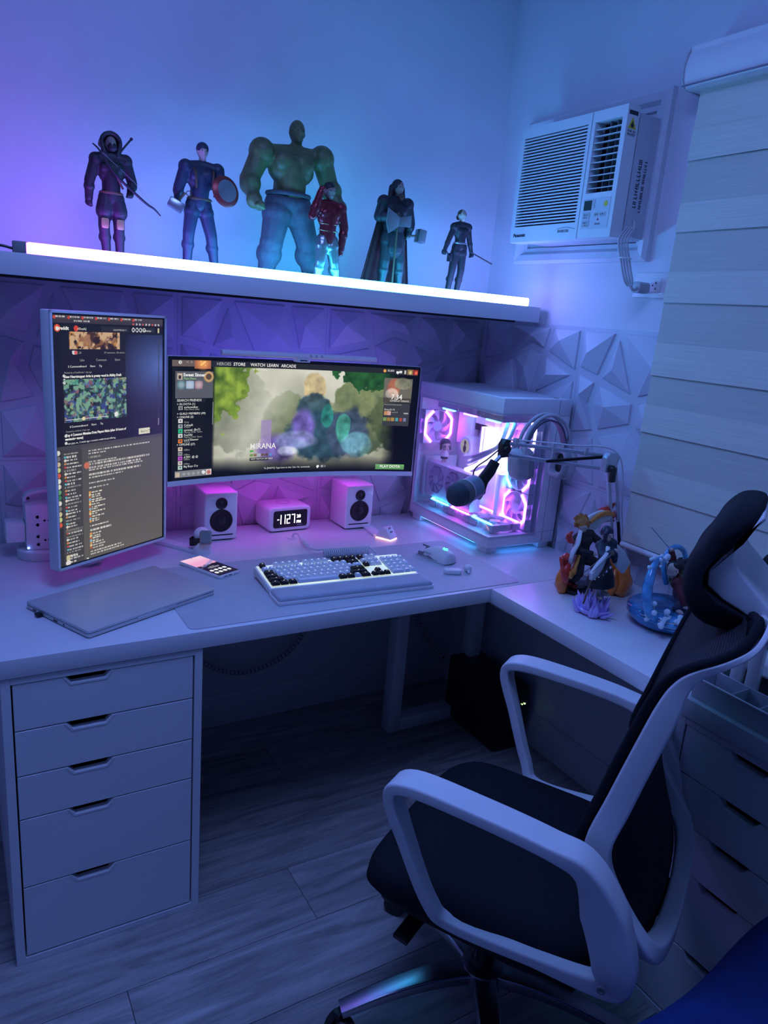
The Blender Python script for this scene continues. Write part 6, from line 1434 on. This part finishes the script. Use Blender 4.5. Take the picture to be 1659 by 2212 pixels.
# B: white-caped figure on lilac crystals
t = thing('crystal_statue', 'white-caped statue standing on a lilac crystal base', 'figurine', (-.318, -1.026, .750), math.radians(5))
r_ = random.Random(11)
for i in range(44):
    a = 2*math.pi*i/44*5.1+r_.uniform(-.2, .2); rr = (.012, .026, .038)[i % 3]+r_.uniform(-.004, .004); h = (.070, .056, .038)[i % 3]*r_.uniform(.7, 1.1)
    if abs(math.cos(a)*rr) < .012 and math.sin(a) < 0: h *= .6
    base = Vector((rr*math.cos(a), rr*math.sin(a), .004)); tipp = base*(1.15+.25*(i % 3)*.5)+Vector((r_.uniform(-.010, .010), r_.uniform(-.010, .010), h)); w = r_.uniform(.0055, .0085)
    rg = [[q+Vector((w*k*math.cos(j*1.257+i), w*k*math.sin(j*1.257+i), 0)) for j in range(5)] for q, k in ((base, 1), (base.lerp(tipp, .55), .85), (tipp, .06))]
    obj('crystal', G().rings(rg), LILAC, t)
obj('crystal_bowl', G().lathe([(0, 0), (.030, 0), (.041, .008), (.044, .016), (.041, .018), (.034, .012), (0, .010)], 14), LILAC, t, smooth=25)
J = dict(top=(.008, .236), chin=(.004, .200), shL=(-.014, .190), shR=(.034, .190), elL=(-.034, .172, -.025), haL=(-.012, .186, -.04), elR=(.048, .160), haR=(.056, .140), hip=(.010, .135), knL=(-.004, .088, -.004), knR=(.022, .090), ftL=(.0, .044), ftR=(.020, .050), chest=.0215, hipw=.022)
blob('body', prims(J, .78), .0022, SK, t, 2); eyes(J, t)
cloth(t, 'jacket', J, .78, .002, 'ta', F_NAVY, .0024)
sk = [[(.010+(.022+.022*math.sin(k/6*2.2)*(1+.08*math.sin(6*a)))*math.cos(a), (.016+.016*math.sin(k/6*2.2))*math.sin(a), .142-.016*k) for a in np.linspace(0, 2*math.pi, 36, endpoint=False)] for k in range(5)]
obj('skirt', G().rings(sk), F_BLK, t, smooth=70)
blob('hair', G().ell((.008, .004, .224), (.0175, .018, .0165), 14, 10).cap((-.006, -.004, .222), (-.009, -.006, .202), .006, .004).cap((.022, 0, .222), (.024, -.002, .200), .006, .004), .0022, mat('hair_violet_black', (.03, .025, .05), .4), t, 2)
ribbon('cape', [(-.006, -.014, .182), (-.032, -.030, .160), (-.060, -.038, .142), (-.090, -.042, .130)], [.016, .024, .024, .010], CW, t, .005, (.3, 0, 1))
ribbon('cape_border', [(-.010, -.030, .150), (-.036, -.041, .134), (-.062, -.046, .120), (-.086, -.048, .118)], [.006, .008, .008, .004], F_BLK, t, .003, (.3, 0, 1))
for k in range(5): obj('cape_spot', G().ell((-.018-.0155*k, -.0435-.0012*k, .145-.0085*k+.0008*k*k), (.0040-.0004*k, .0022, .0040-.0004*k), 10, 6), CW, t)
ribbon('cape', [(.030, .004, .186), (.052, .002, .168), (.078, .0, .142), (.112, .0, .112)], [.010, .018, .023, .019], CW, t, .004, (.6, 0, .8))
obj('sword', G().tube([(-.020, -.045, .186), (-.125, -.070, .158)], .0010, 5), F_STEEL, t); obj('sword_guard', G().lathe([(0, 0), (.006, 0), (.006, .0015), (0, .0015)], 12, M=T((-.024, -.046, .185)) @ RY(math.radians(75))), F_GLD, t)
obj('scabbard', G().tube([(-.012, .004, .132), (-.070, -.018, .046)], .0026, 6), F_BRN, t)
# C: crouching figure inside a blue wave
t = thing('wave_statue', 'crouching swordsman statue ringed by a curling blue wave', 'figurine', (-.188, -1.150, .750), math.radians(0))
obj('water_dome', G().lathe([(0, 0), (.052, 0), (.082, .010), (.098, .030), (.098, .046), (.088, .054), (.055, .050), (0, .048)], 36), mat('wave_deep', (.04, .20, .42), .15, var=.5, scale=25, coat=.5), t, smooth=60)
def arc(r, a0, a1, h0, h1, n=24): return [(r*math.cos(math.radians(a0+(a1-a0)*i/n)), r*math.sin(math.radians(a0+(a1-a0)*i/n)), h0+(h1-h0)*(i/n)) for i in range(n+1)]
for i, (r, a0, a1, h0, h1, w) in enumerate(((.098, -175, 40, .050, .044, .007), (.101, -185, 20, .038, .032, .006), (.100, -180, 40, .044, .038, .003), (.094, -150, 50, .024, .020, .007), (.097, -165, 45, .031, .026, .003))):
    P = arc(r, a0, a1, h0, h1); obj('wave_ridge', G().tube(P, [max(.0008, w*math.sin(math.pi*k/(len(P)-1))**.6) for k in range(len(P))], 8), CW if i in (2, 4) else WAVE, t, smooth=70)
flame([(-.080, -.040, .040), (-.108, -.03, .064), (-.116, -.02, .110), (-.100, -.01, .155), (-.072, 0, .185), (-.045, .0, .192)], .013, 'wave_crest', WAVE, t, 8)
P = spline([(.02, .03, .10), (-.004, .03, .150), (.004, .03, .190), (.034, .03, .200), (.066, .03, .185), (.086, .03, .15), (.084, .03, .11)], 8); obj('wave_loop', G().tube(P, .007, 8), WAVE, t, smooth=70)
r_ = random.Random(21)
fo = [(-.098+.006*i, -.040+.003*i, .075+.0*i) for i in range(0)]
for (cx, cy, cz, n, s_) in ((-.100, -.030, .062, 16, .016), (-.088, -.058, .056, 14, .014), (-.055, -.082, .054, 12, .012), (-.072, .0, .182, 12, .016), (-.045, 0, .192, 6, .010), (.052, .03, .148, 7, .011), (.02, -.08, .048, 8, .012)):
    g = G()
    for i in range(n): c = (cx+r_.gauss(0, s_*.7), cy+r_.gauss(0, s_*.4), cz+r_.gauss(0, s_*.7)); rr = r_.uniform(.004, .008); g.ell(c, (rr, rr, rr), 8, 6)
    blob('foam', g, .0022, FOAM, t, 1)
J = dict(top=(.002, .168), chin=(-.010, .136), shL=(.000, .122, -.016), shR=(.040, .128, .014), elL=(-.006, .096, -.04), haL=(-.004, .076, -.05), elR=(.012, .170, .02), haR=(.004, .192, .02), hip=(.050, .084), knL=(.010, .072, -.040), knR=(.070, .060, .0), ftL=(-.004, .046, -.03), ftR=(.088, .046), chest=.023, hipw=.022)
blob('body', prims(J, .80), .0024, SK, t, 2); eyes(J, t)
cloth(t, 'trousers', J, .80, .004, 'l', F_NAVY, .0026)
cloth(t, 'jacket_half', J, .80, .002, 'ta', F_MAR, .0026)
def checker():
    m = bpy.data.materials.new('patchwork'); m.use_nodes = True; N = m.node_tree.nodes; L = m.node_tree.links; tc = N.new('ShaderNodeTexCoord'); v = N.new('ShaderNodeTexVoronoi'); v.inputs['Scale'].default_value = 150; cr = N.new('ShaderNodeValToRGB'); L.new(tc.outputs['Object'], v.inputs['Vector']); sp_ = N.new('ShaderNodeSeparateColor'); L.new(v.outputs['Color'], sp_.inputs[0]); L.new(sp_.outputs[0], cr.inputs[0])
    cr.color_ramp.interpolation = 'CONSTANT'; e = cr.color_ramp.elements; e[0].color = (.05, .09, .05, 1); e[1].position = .4; e[1].color = (.35, .22, .08, 1); x = e.new(.7); x.color = (.16, .20, .10, 1); L.new(cr.outputs[0], N['Principled BSDF'].inputs['Base Color']); return m
blob('jacket_patchwork', G().cap((.030, .0, .122), (.078, -.01, .074), .028, .030).cap((.06, -.02, .09), (.10, -.03, .066), .020, .018), .0028, checker(), t, 2)
hg = G(); hg.ell((.006, .006, .158), (.018, .018, .016), 12, 8)
hg.ell((.004, -.008, .166), (.017, .012, .010), 12, 8)
for i in range(16): a = r_.uniform(-.5, 1.1); hg.cap((.010, .004, .160), (.010+.05*math.cos(a)*r_.uniform(.7, 1.1), .006+r_.uniform(-.02, .02), .158+.032*math.sin(a)), .010, .0025, 7)
blob('hair', hg, .0024, F_BLK, t, 1)
obj('sword', G().tube([(.004, .02, .194), (-.080, .03, .262)], .0012, 5), mat('blade_blue', (.25, .38, .5), .3, .6), t); obj('sword_guard', G().lathe([(0, 0), (.007, 0), (.007, .002), (0, .002)], 14, M=T((.0, .02, .197)) @ RY(math.radians(-50))), F_BRN, t)
# D: little doll inside the computer case
t = thing('chibi_figurine', 'tiny big-headed doll standing inside the computer case', 'figurine', (-.2300, -.170, .9755), math.radians(-10))
blob('body', G().ell((0, 0, .062), (.019, .018, .018), 14, 10).cap((0, 0, .044), (0, 0, .018), .007, .010).cap((-.008, 0, .038), (-.016, -.008, .026), .004, .003).cap((.008, 0, .038), (.016, -.006, .024), .004, .003).cap((-.004, 0, .016), (-.005, 0, .003), .004, .0045).cap((.004, 0, .016), (.005, 0, .003), .004, .0045), .0018, SK, t, 2)
blob('hair', G().ell((0, .004, .068), (.021, .020, .018), 14, 10).cap((-.016, 0, .066), (-.019, -.004, .046), .006, .003).cap((.016, 0, .066), (.020, -.002, .046), .006, .003), .0018, F_BLK, t, 2)
obj('dress', G().lathe([(.007, .040), (.010, .028), (.014, .014), (.012, .013), (0, .020)], 20), F_BLK, t, smooth=60)
obj('cloak', G().lathe([(.008, .043), (.014, .032), (.0165, .022), (.0155, .022), (.009, .040)], 20), CW, t, smooth=60)
for s in (-1, 1): obj('eye', G().ell((s*.008, -.0165, .060), (.003, .002, .004), 8, 6), F_BLK, t)
